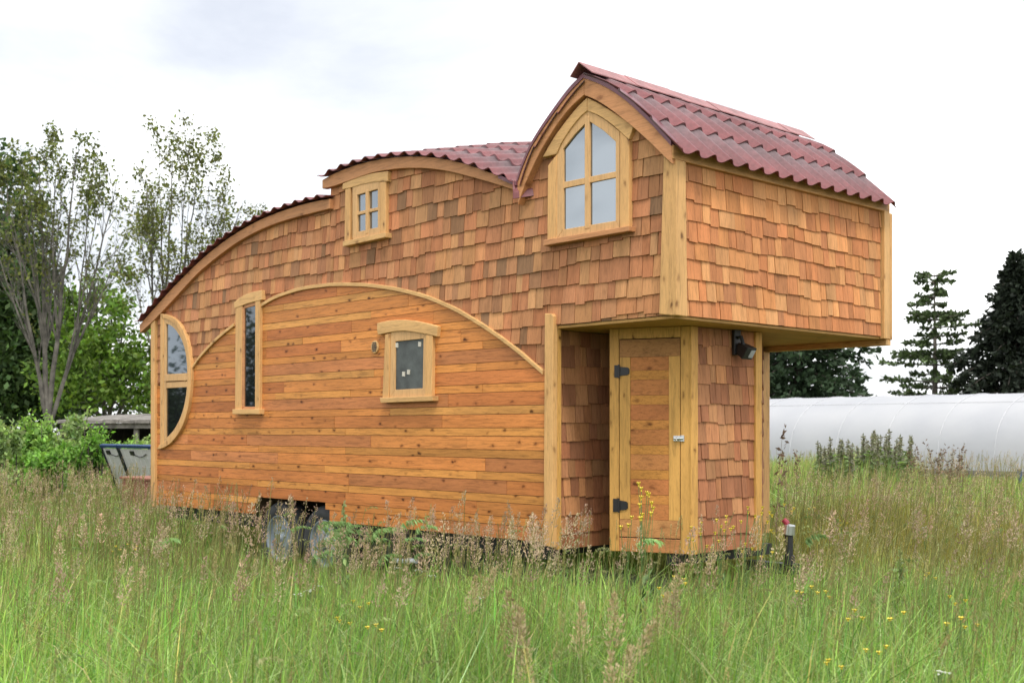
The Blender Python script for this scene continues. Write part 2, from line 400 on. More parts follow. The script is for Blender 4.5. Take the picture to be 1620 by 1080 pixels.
# --- plank siding under the arch
sd = MB(); z = ZB; k = 0
dz = S(300, 640)
while z < 2.9:
    wide = k % 2 == 0; h = .108 if wide else .066
    z1 = z+h; x = -6.29+0
    cuts = [-6.29]; q = -6.29+rnd.uniform(.6, 2.8)
    while q < -.35: cuts.append(q); q += rnd.uniform(1.0, 3.2)
    cuts.append(.068)
    for a, b in zip(cuts, cuts[1:]):
        # the wheel arch interrupts the lowest boards
        spans = [(a, b)]
        if z < zw:
            m = max(0, (z+h*.5-.66)/.16); lft = wl+(wl2-wl)*m; rgt = wr+(wr2-wr)*m
            spans = [(a, min(b, lft)), (max(a, rgt), b)]
        base = rnd.choice([(.50, .205, .070), (.47, .19, .07), (.43, .165, .062), (.52, .225, .078), (.45, .19, .085)]) if wide else rnd.choice([(.55, .265, .085), (.53, .235, .075), (.58, .30, .105), (.50, .215, .072)])
        kk = rnd.uniform(.84, 1.12); base = (base[0]*kk*1.15, base[1]*kk*1.03, base[2]*kk*.80)
        n1 = rnd.uniform(.017, .02)
        for (s0, s1) in spans:
            if s1-s0 < .02: continue
            nseg = max(1, int((s1-s0)/.035))
            # clip each short run of the board against the arch, then merge as one outline
            top = []; bot = []
            for t in np.linspace(s0+.002, s1-.002, nseg+1):
                u = arch_fn(t) if t > arch[0][0] else arch[0][1]-.02
                top.append((t, max(min(z+.002, u), min(z1-.002, u)))); bot.append((t, min(z+.002, u)))
            # split where the board vanishes above the arch
            run = []
            for tp, bt in zip(top, bot):
                if tp[1]-bt[1] > .001: run.append((bt, tp))
                else:
                    if len(run) > 1: SIDE.strip(sd, [r[0] for r in run], [r[1] for r in run], 0, n1, base)
                    run = []
            if len(run) > 1: SIDE.strip(sd, [r[0] for r in run], [r[1] for r in run], 0, n1, base)
    z = z1; k += 1
sd.build('plank_siding', M['siding'], HOUSE)
# arch trim strip
at_lo = [(p[0], p[1]-.014) for p in arch]; at_hi = [(p[0], p[1]+.02) for p in arch]
xa0, xa1 = S(371.5, 500)[0], S(410, 500)[0]
for sel in ([i for i, p in enumerate(arch) if p[0] < xa0+.07], [i for i, p in enumerate(arch) if p[0] > xa1-.04]):
    mb = MB(); SIDE.strip(mb, [at_lo[i] for i in sel], [at_hi[i] for i in sel], 0, .04); mb.build('arch_trim', M['trim_x'], HOUSE, bevel=.004)

# --- fascia boards along the curved eaves
for nm, a, b in (('fascia', rear_lo, rear_up), ('fascia', mid_lo, mid_up)):
    mb = MB(); SIDE.strip(mb, a, b, .0, -YF); mb.build(nm, M['fascia'], HOUSE, bevel=.004)
mb = MB(); SIDE.strip(mb, gl_lo, gl_up, .0, -YF+.02); SIDE.strip(mb, gr_lo, gr_up, .0, -YF+.02); mb.build('bargeboard', M['fascia'], HOUSE, bevel=.004)
# return of the gable board round to the loft front, eave board and end trims
mb = MB(); FRONT.rect(mb, -.075, 2.80, S(1075, 254, 0)[1], 3.425, .0, .045); mb.build('eave_board', M['trim_y'], HOUSE, bevel=.004)
mb = MB(); FRONT.rect(mb, 2.71, 2.80, 2.265, 3.335, 0, .045); mb.box((XL-.1, W+.003, 2.262), (XL+.03, W+.04, 3.33)); mb.build('end_trim', M['trim_z'], HOUSE, bevel=.004)
mb = MB(); SIDE.board(mb, [S(1042.5, 497, -.05), S(1064, 499, -.05), S(1064, 262, -.05), S(1049.5, 244, -.05)], .0, .05)
FRONT.board(mb, [(-.049, ZSOF-.008), (.075, ZSOF-.012), (.055, 3.33), (-.049, 3.33)], 0, .05)
mb.build('loft_corner_board', M['trim_z'], HOUSE, bevel=.006)
# soffit below the loft, with an edge batten on the far side
mb = MB(); mb.box((.07, .0, ZSOF-.022), (XL-.004, W, ZSOF-.002)); mb.build('soffit', M['soffit'], HOUSE)
mb = MB(); mb.box((.0, W-.05, ZSOF-.07), (XL+.02, W+.03, ZSOF-.023)); mb.build('soffit_batten', M['trim_x'], HOUSE, bevel=.004)

# --- corrugated roof sheets
RED = np.array((.165, .045, .048)); GREY = np.array((.13, .092, .098))
def wavef(t, amp): return amp*(.5+.5*np.cos(2*np.pi*t))**1.6
def sheet(name, prof, y0, y1, wave_on, k=0.0, pitch=.185, amp=.032, course=.36, off=.012, lip=.02, ymax=W, xmax=None):
    P = np.array(prof); d = np.r_[0, np.cumsum(np.hypot(*np.diff(P, axis=0).T))]; tot = d[-1]
    def pos(s):
        x = np.interp(s, d, P[:, 0]); z = np.interp(s, d, P[:, 1]); e = .04
        tx = np.interp(np.clip(s+e, 0, tot), d, P[:, 0])-np.interp(np.clip(s-e, 0, tot), d, P[:, 0])
        tz = np.interp(np.clip(s+e, 0, tot), d, P[:, 1])-np.interp(np.clip(s-e, 0, tot), d, P[:, 1])
        l = np.hypot(tx, tz); return x, z, -tz/l, tx/l
    if wave_on == 'profile':
        s = np.linspace(0, tot, int(tot/pitch*12)+1); yy = []; fr = []
        y = y0
        mid = (y0+y1)/2
        def courses(a, b, sign):
            n = max(1, int(round(abs(b-a)/course))); e = np.linspace(a, b, n+1)
            o = []
            for i in range(n): o += [(e[i], 1.0), (e[i]*.5+e[i+1]*.5, .5), (e[i+1]-1e-3*sign, 0.0)]
            return o
        rows = courses(y0, mid, 1)+list(reversed(courses(y1, mid, -1)))
        Y = np.array([r[0] for r in rows]); Fc = np.array([r[1] for r in rows])
        x, zz, nx, nz = pos(s); h = off+wavef(s/pitch, amp)
        V = np.zeros((len(Y), len(s), 3)); Cc = np.zeros((len(Y), len(s), 3))
        for i, (yv, f) in enumerate(zip(Y, Fc)):
            hh = h+lip*f
            V[i, :, 0] = x+nx*hh; V[i, :, 2] = zz+nz*hh+k*min(yv, ymax-yv); V[i, :, 1] = yv
            Cc[i] = GREY*(1-f)**1.5+RED*(1-(1-f)**1.5)
        a, b = V.shape[:2]
    else:
        n = max(1, int(round(tot/course))); e = np.linspace(0, tot, n+1); rows = []
        for i in range(n): rows += [(e[i]+1e-3, 0.0), (e[i]+(e[i+1]-e[i])*.33, .33), (e[i]+(e[i+1]-e[i])*.66, .66), (e[i+1], 1.0)]
        s = np.array([r[0] for r in rows]); Fc = np.array([r[1] for r in rows])
        Y = np.linspace(y0, y1, int((y1-y0)/pitch*12)+1); x, zz, nx, nz = pos(s)
        w = wavef((Y-y0)/pitch+.15, amp); V = np.zeros((len(s), len(Y), 3)); Cc = np.zeros_like(V)
        for i, f in enumerate(Fc):
            hh = off+w+lip*f*(.35+.65*w/amp)
            V[i, :, 0] = x[i]+nx[i]*hh; V[i, :, 2] = zz[i]+nz[i]*hh; V[i, :, 1] = Y
            Cc[i] = GREY*(1-f)**1.5+RED*(1-(1-f)**1.5)
        a, b = V.shape[:2]
    if xmax is not None: V[:, :, 0] = np.where(V[:, :, 1] < .03, np.minimum(V[:, :, 0], xmax), V[:, :, 0])
    idx = np.arange(a*b).reshape(a, b)
    q = np.stack([idx[:-1, :-1], idx[1:, :-1], idx[1:, 1:], idx[:-1, 1:]], -1).reshape(-1, 4)
    if np.cross(V[1, 0]-V[0, 0], V[0, 1]-V[0, 0])[2] < 0: q = q[:, ::-1]
    o = npmesh(name, V.reshape(-1, 3), q, Cc.reshape(-1, 3), M['roof'], HOUSE, smooth=True)
    so = o.modifiers.new('edge', 'SOLIDIFY'); so.thickness = .006; so.offset = -1
    es = o.modifiers.new('split', 'EDGE_SPLIT'); es.split_angle = R(55)
    return o
sheet('roof_sheet', rear_up, -.11, W+.08, 'profile', k=.16)
midp = mid_up+[(.06, mid_up[-1][1]-.12)]
sheet('roof_sheet', midp, -.11, W+.08, 'profile', k=.235, xmax=XVAL-.015)
lp = list(reversed(gl_up))
lp = [(lp[0][0], lp[0][1])]+lp[1:]
sheet('loft_roof_sheet', lp, -.10, W-.06, 'y', pitch=.187)
rp = gr_up+[(gr_up[-1][0]+.075, gr_up[-1][1]-.075)]
sheet('loft_roof_sheet', rp, -.10, W-.06, 'y', pitch=.187)
# flashing under the gable edge, valley piece
mb = MB()
for u in (gl_up, gr_up):
    SIDE.strip(mb, [(p[0], p[1]-.002) for p in u], [(p[0], p[1]+.032) for p in u], -.02, .088)
vb = [S(*p, -.1) for p in [(788, 276), (806, 284), (816, 287)]]
SIDE.strip(mb, [(p[0], p[1]-.03) for p in vb], vb, .0, .10)
mb.build('gable_flashing', M['flash'], HOUSE)
# ridge cap in overlapping lengths
mb = MB(); ax, az = (gl_up[-1][0]+gr_up[0][0])/2, gl_up[-1][1]; y = -.135; i = 0
while y < W-.15:
    y2 = min(y+.5, W-.10); lift = .004*(i % 2)
    for sx, dzz in ((-1, .085), (1, .10)):
        e = (ax+sx*(.085 if sx < 0 else .13), az+.105-dzz+lift); c = (ax, az+.105+lift); c0 = (ax, az+.097+lift); e0 = (e[0], e[1]-.008)
        mb.prism([(p[0], y2+.02, p[1]) for p in (e0, c0, c, e)], [(p[0], y, p[1]) for p in (e0, c0, c, e)])
    y = y2; i += 1
mb.build('ridge_cap', M['ridge'], HOUSE)

# --- windows (casing > sill, sash, pane)
def PX(pts, n=0.0): return [S(px, py, -n) for px, py in pts]
def casing(label, build, panepts, glass):
    p = MB(); SIDE.board(p, PX(panepts, .03), .022, .030); o = p.build('window', M[glass], HOUSE)
    o['label'] = label
    mb = MB(); hd = MB(); build(mb, hd)
    if hd.v:
        half = len(mb.v)//2; nf = len(mb.f)//2
        for k in (0, 1):
            j = MB(); j.v = mb.v[k*half:(k+1)*half]; j.f = [tuple(i-k*half for i in f) for f in mb.f[k*nf:(k+1)*nf]]; j.c = mb.c[k*nf:(k+1)*nf]; j.build('jamb', M['trim_z'], o, bevel=.005)
        hd.build('header', M['trim_x'], o, bevel=.005)
    else: mb.build('casing', M['trim_z'], o, bevel=.005)
    return o
# 1 gothic loft window
C = .055
def g1(mb, hd):
    lo_l = PX([(880, 244), (888, 225), (903.6, 201.7), (919, 182.8), (928.6, 175.5)], C); hi_l = PX([(857.8, 249), (876, 217), (898, 187.5), (916, 165.5), (928.6, 154.5)], C)
    SIDE.strip(hd, smoothline(lo_l, 12, 1), smoothline(hi_l, 12, 1), 0, C)
    lo_r = PX([(928.9, 175.5), (947.7, 182.8), (968, 197), (982, 209.5), (994.5, 221)], C); hi_r = PX([(928.9, 154.5), (947.7, 164), (968, 176.5), (986, 188.5), (1002, 199.5)], C)
    SIDE.strip(hd, smoothline(lo_r, 12, 1), smoothline(hi_r, 12, 1), 0, C)
    SIDE.board(mb, PX([(865, 382), (879, 379.5), (880, 244), (866, 262)], C), 0, C-.004)
    SIDE.board(mb, PX([(979.5, 361), (994.3, 358.5), (994.3, 221), (980, 208)], C), 0, C-.004)
w1 = casing('tall pointed window with four panes under the loft gable', g1, [(886, 370), (978, 355), (978, 224), (955, 203), (929, 184), (905, 212), (886, 238)], 'glass_sky')
mb = MB(); SIDE.board(mb, PX([(860, 389), (996, 365.5), (996, 357.5), (860, 380)], .08), 0, .085); mb.build('sill', M['fascia'], w1, bevel=.004)
mb = MB(); n1 = .045
so_l = PX([(880, 379), (880, 300), (880, 243), (903.6, 201), (928.7, 174)], n1); si_l = PX([(891, 363), (891, 300), (891, 235.6), (908, 214), (928.7, 192)], n1)
SIDE.strip(mb, si_l, so_l, .022, n1)
so_r = PX([(980, 361), (980, 290), (980, 208), (955, 188), (928.9, 174)], n1); si_r = PX([(974, 349), (974, 290), (974, 224.4), (955, 207), (928.9, 190)], n1)
SIDE.strip(mb, si_r, so_r, .022, n1)
SIDE.board(mb, PX([(880, 379), (980, 361), (974, 349), (891, 363)], n1), .022, n1-.001)
SIDE.board(mb, PX([(925.3, 362), (932.6, 361), (932.6, 184), (925.3, 184)], n1), .022, n1+.003)
SIDE.board(mb, PX([(891, 298), (974, 280.5), (974, 271), (891, 288)], n1), .022, n1-.003)
mb.build('sash', M['sash'], w1, bevel=.003)
# 2 small four pane window
def g2(mb, hd):
    SIDE.board(mb, PX([(544, 385), (552.6, 383), (553.5, 297), (545.3, 299)], C), 0, C-.004)
    SIDE.board(mb, PX([(600.5, 372), (609.6, 370), (609.6, 286), (600.5, 288)], C), 0, C-.004)
    lo = PX([(541, 300), (553.7, 297.4), (571.8, 292), (588.7, 288.6), (599.7, 287.6), (613, 287)], C); hi = PX([(542, 290.5), (553.7, 285.2), (571.8, 278.5), (588.7, 274.2), (599.7, 272.5), (613.5, 270.8)], C)
    SIDE.strip(hd, lo, hi, 0, C)
w2 = casing('small square window with four panes below the middle roof', g2, [(561, 372), (599, 363), (599, 295), (561, 304)], 'glass_sky')
mb = MB(); SIDE.board(mb, PX([(542, 390), (609.8, 375.3), (609.8, 367.5), (542, 382)], .08), 0, .08); mb.build('sill', M['trim_x'], w2, bevel=.004)
mb = MB(); n1 = .05
SIDE.board(mb, PX([(557.5, 379.5), (564.8, 368), (564.8, 308), (557.5, 296)], n1), .022, n1)
SIDE.board(mb, PX([(597.5, 360), (601, 371), (601, 287), (597.5, 299)], n1), .022, n1)
SIDE.board(mb, PX([(557.5, 380), (601, 370.5), (597.5, 359.5), (564.8, 367)], n1), .022, n1)
SIDE.board(mb, PX([(564.8, 308.5), (597.5, 299), (601, 287), (578, 290), (557.5, 296)], n1), .022, n1)
SIDE.board(mb, PX([(578.4, 370), (582.8, 369), (582.8, 300), (578.4, 301)], n1), .022, n1+.003)
SIDE.board(mb, PX([(564, 340.5), (598, 332.5), (598, 327.5), (564, 335.5)], n1), .022, n1-.003)
mb.build('sash', M['sash'], w2, bevel=.003)
# 3 tall narrow window
def g3(mb, hd):
    SIDE.board(mb, PX([(371, 648), (381, 648), (382.5, 480), (372, 483)], C), 0, C-.004)
    SIDE.board(mb, PX([(402.5, 648), (409.8, 648), (410.5, 474), (403, 476)], C), 0, C-.004)
    lo = PX([(370.5, 488), (380, 484.5), (391, 480), (403, 477), (414.3, 474)], C); hi = PX([(370, 478.5), (378, 471), (389, 465), (400, 461.5), (414, 458.7)], C)
    SIDE.strip(hd, lo, hi, 0, C)
w3 = casing('tall narrow window with one pane toned dark for mirrored trees', g3, [(384, 646), (404, 645.5), (404, 478), (384, 484)], 'glass_trees')
mb = MB(); SIDE.board(mb, PX([(367.5, 655), (409.8, 655), (409.8, 646.5), (367.5, 647)], .08), 0, .08); mb.build('sill', M['trim_x'], w3, bevel=.004)
mb = MB(); n1 = .04
SIDE.board(mb, PX([(381, 648), (385.8, 643), (386.5, 488), (382, 481)], n1), .022, n1+.004); SIDE.board(mb, PX([(381, 647), (404, 646.5), (402.5, 643), (385.8, 643)], n1), .022, n1)
SIDE.board(mb, PX([(386, 488), (404, 483), (404, 475), (386, 480)], n1), .022, n1)
mb.build('sash', M['fascia'], w3, bevel=.002)
# 4 half round rear window
outer = [(253, 496), (260, 496.5), (267.8, 499), (280, 506.7), (288.9, 520), (295.6, 537.8), (299.6, 557.8), (302, 580), (302, 602), (299.6, 631), (295.6, 653), (288.9, 673), (280, 689), (268.9, 702), (255.6, 709.5), (247.8, 710.5)]
inner = [(257, 503), (261, 503.5), (267, 506), (277, 513), (285, 525), (291, 541), (294.6, 558.5), (297, 580), (297, 602), (295, 629), (291, 649), (284.5, 668), (276, 683), (266, 694.5), (256, 701.5), (252, 703)]
def g4(mb, hd):
    SIDE.strip(mb, smoothline(PX(inner, C), 40, 1), smoothline(PX(outer, C), 40, 1), 0, C)
    SIDE.board(mb, PX([(252.5, 706), (257.5, 706), (258, 497), (253, 497)], C), 0, C-.004)
w4 = casing('half round window in two panes at the rear corner', g4, [(261, 592), (296.5, 590), (294.5, 556), (288, 535), (278, 518), (268, 510), (261, 510)], 'glass_sky')
mb = MB(); n1 = .045
inn2 = [(262, 512), (268, 513), (277, 520), (285.5, 533), (291, 547), (294, 560), (296, 580), (296, 602), (294.5, 624), (290.5, 645), (284, 664), (275, 680), (266, 690), (261, 694)]
out2 = [(257, 503), (266, 504), (277, 511), (286, 525), (292, 541), (296, 558.5), (298.5, 580), (298.5, 602), (296.5, 629), (292.5, 650), (285, 669), (276, 685), (266, 696), (258, 701)]
SIDE.strip(mb, smoothline(PX(inn2, n1), 36, 1), smoothline(PX(out2, n1), 36, 1), .022, n1)
SIDE.board(mb, PX([(256.5, 702), (262, 695), (262.3, 511), (257.3, 503)], n1), .022, n1)
SIDE.board(mb, PX([(260, 614), (297, 612), (297, 603), (260, 604.5)], n1), .022, n1-.003); SIDE.board(mb, PX([(260, 603), (298, 601.5), (297, 590), (260, 592)], n1), .022, n1+.003)
mb.build('sash', M['sash'], w4, bevel=.003)
mb = MB(); SIDE.board(mb, PX([(260, 697), (270, 688), (282, 670), (291, 648), (296, 614), (296, 611), (260, 612)], .03), .022, .03); mb.build('pane', M['glass_trees'], w4)
# 5 screened window beside the vent
def g5(mb, hd):
    SIDE.board(mb, PX([(604, 631), (614, 631), (616, 527), (608.5, 529)], C), 0, C-.004)
    SIDE.board(mb, PX([(671.5, 629), (682.5, 629), (683.5, 530), (672.5, 529)], C), 0, C-.004)
    lo = PX([(596, 521), (598, 529.5), (612, 526.5), (625, 524), (640, 523.3), (655, 525), (671.7, 528), (684, 530.5), (691, 532.5)], C); hi = PX([(596.4, 511), (600, 510), (612, 507.3), (625, 506), (640, 505.6), (655, 507), (671.7, 510.5), (684, 513.5), (692, 516)], C)
    SIDE.strip(hd, lo, hi, 0, C)
w5 = casing('small window with a dark grey screen and arched head', g5, [(621, 620), (671, 618), (671, 532), (621, 536)], 'screen')
mb = MB(); SIDE.board(mb, PX([(602, 637), (684.5, 634), (684.5, 626), (600.5, 629)], .08), 0, .08); mb.build('sill', M['trim_x'], w5, bevel=.004)
mb = MB(); n1 = .042
SIDE.board(mb, PX([(616.5, 629), (624.5, 616.5), (625.2, 540), (618, 525)], n1), .022, n1); SIDE.board(mb, PX([(668.6, 614), (673.5, 628), (674, 528), (669.8, 535.5)], n1), .022, n1)
SIDE.board(mb, PX([(616.5, 629), (673.5, 627), (668.6, 614), (624.5, 616.5)], n1), .022, n1); SIDE.board(mb, PX([(625.2, 540), (669.8, 535.5), (674, 528), (655, 524), (640, 522.5), (618, 525)], n1), .022, n1)
mb.build('sash', M['sash'], w5, bevel=.003)
for (px, py) in ((628, 546), (664, 544.5), (638.5, 591.5), (646.3, 588.5)):
    mb = MB(); x, z = S(px, py, -.033); SIDE.board(mb, [(x-.017, z-.017), (x+.017, z-.021), (x+.02, z+.019), (x-.014, z+.022)], .030, .038); mb.build('clip', M['cream'], w5)
# vent
mb = MB(); vx, vz = S(592.8, 548.5, -.03)
ring = [(vx+.055*math.cos(a), vz+.058*math.sin(a)) for a in np.linspace(0, 2*math.pi, 24, endpoint=False)]
SIDE.board(mb, ring, .0, .034)
vent = mb.build('vent', M['trim_x'], HOUSE, bevel=.006)
mb = MB()
for k in range(-2, 3):
    hw = .036*math.sqrt(max(.1, 1-(k/2.9)**2)); SIDE.rect(mb, vx-hw, vx+hw, vz+k*.017-.005, vz+k*.017+.005, .03, .037)
mb.build('slot', M['iron'], vent)

# --- corner posts
mb = MB(); SIDE.board(mb, [S(859.5, 862, -.05), S(874, 866, -.05), S(875, 500, -.05), S(872, 496, -.05), S(861.5, 495.5, -.05)], 0, .05); mb.build('corner_post', M['trim_z'], HOUSE, bevel=.006)
xp = S(874.5, 700, -.05)[0]; yp = FR(888.5, 700, xp)[0]
mb = MB(); mb.box((xp-.04, .001, .600), (xp, yp, ZSOF-.003)); mb.build('corner_post', M['door_z'], HOUSE, bevel=.006)
mb = MB(); SIDE.rect(mb, -6.345, S(251, 600)[0], .625, S(248, 498)[1]+.03, -.02, .05); mb.build('rear_corner_board', M['trim_z'], HOUSE, bevel=.005)
xr = .13; ya, yb = FR(1206.5, 700, xr)[0], FR(1218, 700, xr)[0]
mb = MB(); mb.box((xr-.22, ya, FR(1210, 843, xr)[1]), (xr, yb, ZSOF-.07)); mb.build('corner_post', M['trim_z'], HOUSE, bevel=.006)

# --- the bay with the utility door under the loft
D, Np = (.40, .325), (1.016, .583)
_f = Frame(D, Np); _s = _f.un(1090.5, 700, .03)[0]; Np = tuple(_f(_s, 0)[:2])
zb = .592
fN = Frame(Np, (Np[0], 3)); sE = fN.un(1198.5, 700)[0]; Ep = (Np[0], Np[1]+sE); sB = fN.un(1104.5, 700, .036)[0]
fE = Frame(Ep, (.07, yb-.04)); fD = Frame(D, Np); fA = Frame((.06, .0), (.06, 1.0))
ring = [(.05, .02), (.05, .85), D, Np, Ep, (.07, yb-.05), (.05, yb-.05)]
ring = [(.05, .9), D, Np, Ep, (.07, yb-.06), (.05, yb-.06)]
mb = MB(); mb.prism([(x, y, zb+.005) for x, y in ring], [(x, y, ZSOF-.025) for x, y in ring]); mb.build('bay_wall', M['body'], HOUSE)
mb = MB(); mb.box((.04, .02, zb+.01), (.059, .92, ZSOF-.024)); mb.build('front_wall', M['body'], HOUSE)
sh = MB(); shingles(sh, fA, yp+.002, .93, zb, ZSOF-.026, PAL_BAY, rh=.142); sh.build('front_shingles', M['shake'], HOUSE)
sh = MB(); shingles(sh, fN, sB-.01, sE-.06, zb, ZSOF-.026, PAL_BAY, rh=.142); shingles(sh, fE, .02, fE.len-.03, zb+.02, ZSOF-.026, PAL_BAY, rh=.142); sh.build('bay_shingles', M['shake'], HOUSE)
mb = MB(); fN.rect(mb, sE-.07, sE+.012, zb-.03, ZSOF-.024, 0, .035); fE.rect(mb, .0, .055, zb-.02, ZSOF-.024, 0, .03); mb.build('bay_corner_board', M['door_z'], HOUSE, bevel=.005)
mb = MB(); fN.rect(mb, -.033, sB, zb-.005, ZSOF-.024, 0, .036); mb.build('bay_corner_board', M['door_z'], HOUSE, bevel=.005)
U = lambda px, py, n=.03: fD.un(px, py, n)
sL, sd0, sd1, sR = U(964.5, 700)[0], U(980, 700)[0], U(1076, 700)[0], U(1091, 700)[0]
zt, zbt = U(1030, 536)[1], U(1030, 850)[1]
mb = MB()
fD.rect(mb, sL, sd0-.004, zb, ZSOF-.024, 0, .034); fD.rect(mb, sd1+.004, fD.len+.001, zb, ZSOF-.024, 0, .034)
fD.rect(mb, sd0-.003, sd1+.003, zt+.006, ZSOF-.024, 0, .033)
mb.build('door_casing', M['door_z'], HOUSE, bevel=.004)
mb = MB(); fD.rect(mb, sd0-.003, sd1+.003, zb, zbt-.008, 0, .03, (.46, .2, .075)); mb.build('door_threshold', M['door'], HOUSE, bevel=.004)
mb = MB(); fD.rect(mb, sd0, sd1, zbt, zt, .004, .018, (.42, .19, .07))
zr1, zr0 = U(1030, 564)[1], U(1030, 822)[1]; s0, s1 = U(997, 700)[0], U(1058, 700)[0]
fD.rect(mb, sd0+.001, sd1-.001, zr1+.001, zt-.001, .018, .0295, (.37, .175, .06)); fD.rect(mb, sd0+.001, sd1-.001, zbt+.001, zr0-.001, .018, .0295, (.50, .235, .085))
zz = zr0; k = 0
while zz < zr1-.01:
    h = min((.115, .07)[k % 2], zr1-zz)
    c = rnd.choice([(.49, .19, .06), (.45, .165, .055), (.52, .215, .07)]) if k % 2 == 0 else rnd.choice([(.54, .24, .055), (.52, .22, .055)])
    fD.rect(mb, s0+.001, s1-.001, zz+.0015, zz+h-.0015, .018, .024, c); zz += h; k += 1
door = mb.build('door', M['door'], HOUSE)
mb = MB(); fD.rect(mb, sd0+.001, s0, zr0, zr1, .018, .030); fD.rect(mb, s1, sd1-.001, zr0, zr1, .018, .030); mb.build('stile', M['door_z'], door, bevel=.002)
for (ya_, yb_, x0, x1) in ((577, 597, 972, 995), (789, 809, 970, 992.8)):
    a = U(x0, yb_, .04); b = U(x1, ya_, .04); m = sd0
    mb = MB(); fD.rect(mb, a[0], m+.004, a[1], b[1], .034, .042)
    hh = (b[1]-a[1]); fD.board(mb, [(m+.004, a[1]+.012), (b[0]-.012, a[1]+.018), (b[0], a[1]+.03), (b[0], b[1]-.03), (b[0]-.012, b[1]-.018), (m+.004, b[1]-.012)], .03, .040)
    pk = [fD(m, a[1]-.004, .046), fD(m, b[1]+.004, .046)]; mb.tube(pk, .007, 8); mb.build('hinge', M['iron'], door)
a = U(1064.5, 697.5, .05); b = U(1082, 689, .05)
mb = MB(); fD.rect(mb, a[0], b[0]-.03, a[1], b[1], .03, .038); fD.rect(mb, b[0]-.028, b[0], a[1]-.003, b[1]+.003, .034, .044)
mb.tube([fD(a[0]+.008, (a[1]+b[1])/2, .047), fD(b[0]-.006, (a[1]+b[1])/2, .047)], .0095, 8); mb.tube([fD(a[0]+.03, (a[1]+b[1])/2, .05), fD(a[0]+.03, (a[1]+b[1])/2-.012, .068)], .006, 8)
mb.build('latch', M['zinc'], door, bevel=.002)
# flood light on the bay
p0 = fN.un(1164, 541, .03); p1 = fN.un(1180, 560, .12)
mb = MB(); fN.rect(mb, p0[0]-.04, p0[0]+.04, p0[1]-.10, p0[1]+.10, .024, .05)
mb.tube([fN(p0[0], p0[1]+.03, .045), fN(p0[0], p0[1]+.04, .08), fN(p0[0]+.005, p0[1]-.03, .10)], .014, 8)
lamp = mb.build('flood_light', M['black'], HOUSE, bevel=.004)
def lampbox(lo, hi, name, mat):
    mb = MB(); c = Vector(fN(p0[0]+.02, p0[1]-.07, .105)); tilt = R(32)
    ax = Vector((fN.n.x, fN.n.y, 0)); sx = Vector((fN.d.x, fN.d.y, 0)); up = Vector((0, 0, 1))
    f = (ax*math.cos(tilt)-up*math.sin(tilt)); u = (up*math.cos(tilt)+ax*math.sin(tilt))
    P = lambda s, q, n: tuple(c+sx*s+u*q+f*n)
    x0, y0, z0 = lo; x1, y1, z1 = hi; k = .75
    mb.prism([P(x0*k, y0*k, z0), P(x1*k, y0*k, z0), P(x1*k, y1*k, z0), P(x0*k, y1*k, z0)], [P(x0, y0, z1), P(x1, y0, z1), P(x1, y1, z1), P(x0, y1, z1)])
    return mb.build(name, mat, lamp, bevel=.004)
lampbox((-.062, -.05, -.06), (.062, .05, .045), 'housing', M['black']); lampbox((.0, -.034, .04), (.054, .034, .05), 'lens', plain('lamp_glass', (.36, .37, .39), .2))

# --- trailer: frame, wheels, jack, small fittings
mb = MB()
for y0 in (.10, W-.16):
    for a, b in ((-6.2, wl-.02), (wr+.02, .02)): mb.box((a, y0, .50), (b, y0+.06, ZB+.005))
for x in np.arange(-6.1, .0, .6):
    if not (wl-.1 < x < wr+.1): mb.box((x, .161, .53), (x+.06, W-.161, .62))

fr = mb.build('trailer_frame', M['black'], HOUSE)
mb = MB(); mb.box((.871, 1.36, .40), (1.32, 1.46, .48)); mb.build('tongue_beam', M['black'], HOUSE)
mb = MB(); mb.box((.80, .5, .50), (.87, 1.75, .585)); mb.build('cross_beam', M['black'], HOUSE)
def wheel(cx):
    def lathe(prof, n, y0, name, mat, parent):
        mb = MB(); nr = len(prof)
        for j in range(n):
            a = 2*math.pi*j/n
            for r, y in prof: mb.v.append((cx+r*math.cos(a), y0+y, .425+r*math.sin(a)))
        for j in range(n):
            for k in range(nr-1):
                a, b = j*nr+k, ((j+1) % n)*nr+k; mb.f.append((a, b, b+1, a+1)); mb.c.append((1, 1, 1))
        return mb.build(name, mat, parent, smooth=True)
    t = lathe([(.22, 0), (.25, -.015), (.31, -.02), (.345, 0), (.362, .03), (.365, .1), (.362, .17), (.345, .2), (.25, .215), (.22, .2)], 48, .035, 'wheel', M['rubber'], HOUSE)
    lathe([(.0, .0), (.05, -.002), (.055, .012), (.10, .02), (.14, .012), (.165, .03), (.20, .035), (.212, .0), (.225, -.012), (.235, .004), (.22, .09)], 40, .035, 'rim', M['rim'], t)
    mb = MB(); mb.tube([(cx, .08, .425), (cx, .015, .425)], [.055, .045], 16)
    for q in range(5):
        a = q*1.2566+.3; c = (cx+.085*math.cos(a), 0, .425+.085*math.sin(a)); mb.tube([(c[0], .065, c[2]), (c[0], .035, c[2])], .012, 6)
    mb.build('hub', M['zinc'], t)
wheel(S(441, 700, .03)[0]); wheel(S(512, 700, .03)[0])
mb = MB(); mb.tube([(-4.3, .35, .37), (-4.3, W-.35, .37)], .03, 8, cap=True); mb.tube([(S(444, 700, .1)[0], .2, .425), (S(444, 700, .1)[0], W-.2, .425)], .035, 10); mb.tube([(S(515, 700, .1)[0], .2, .425), (S(515, 700, .1)[0], W-.2, .425)], .035, 10); mb.build('axle', M['black'], HOUSE)
mb = MB(); x, z = S(546, 835, .09); mb.box((x-.05, .08, z-.025), (x+.05, .099, z+.025)); mb.build('side_marker', M['orange'], HOUSE, bevel=.006)
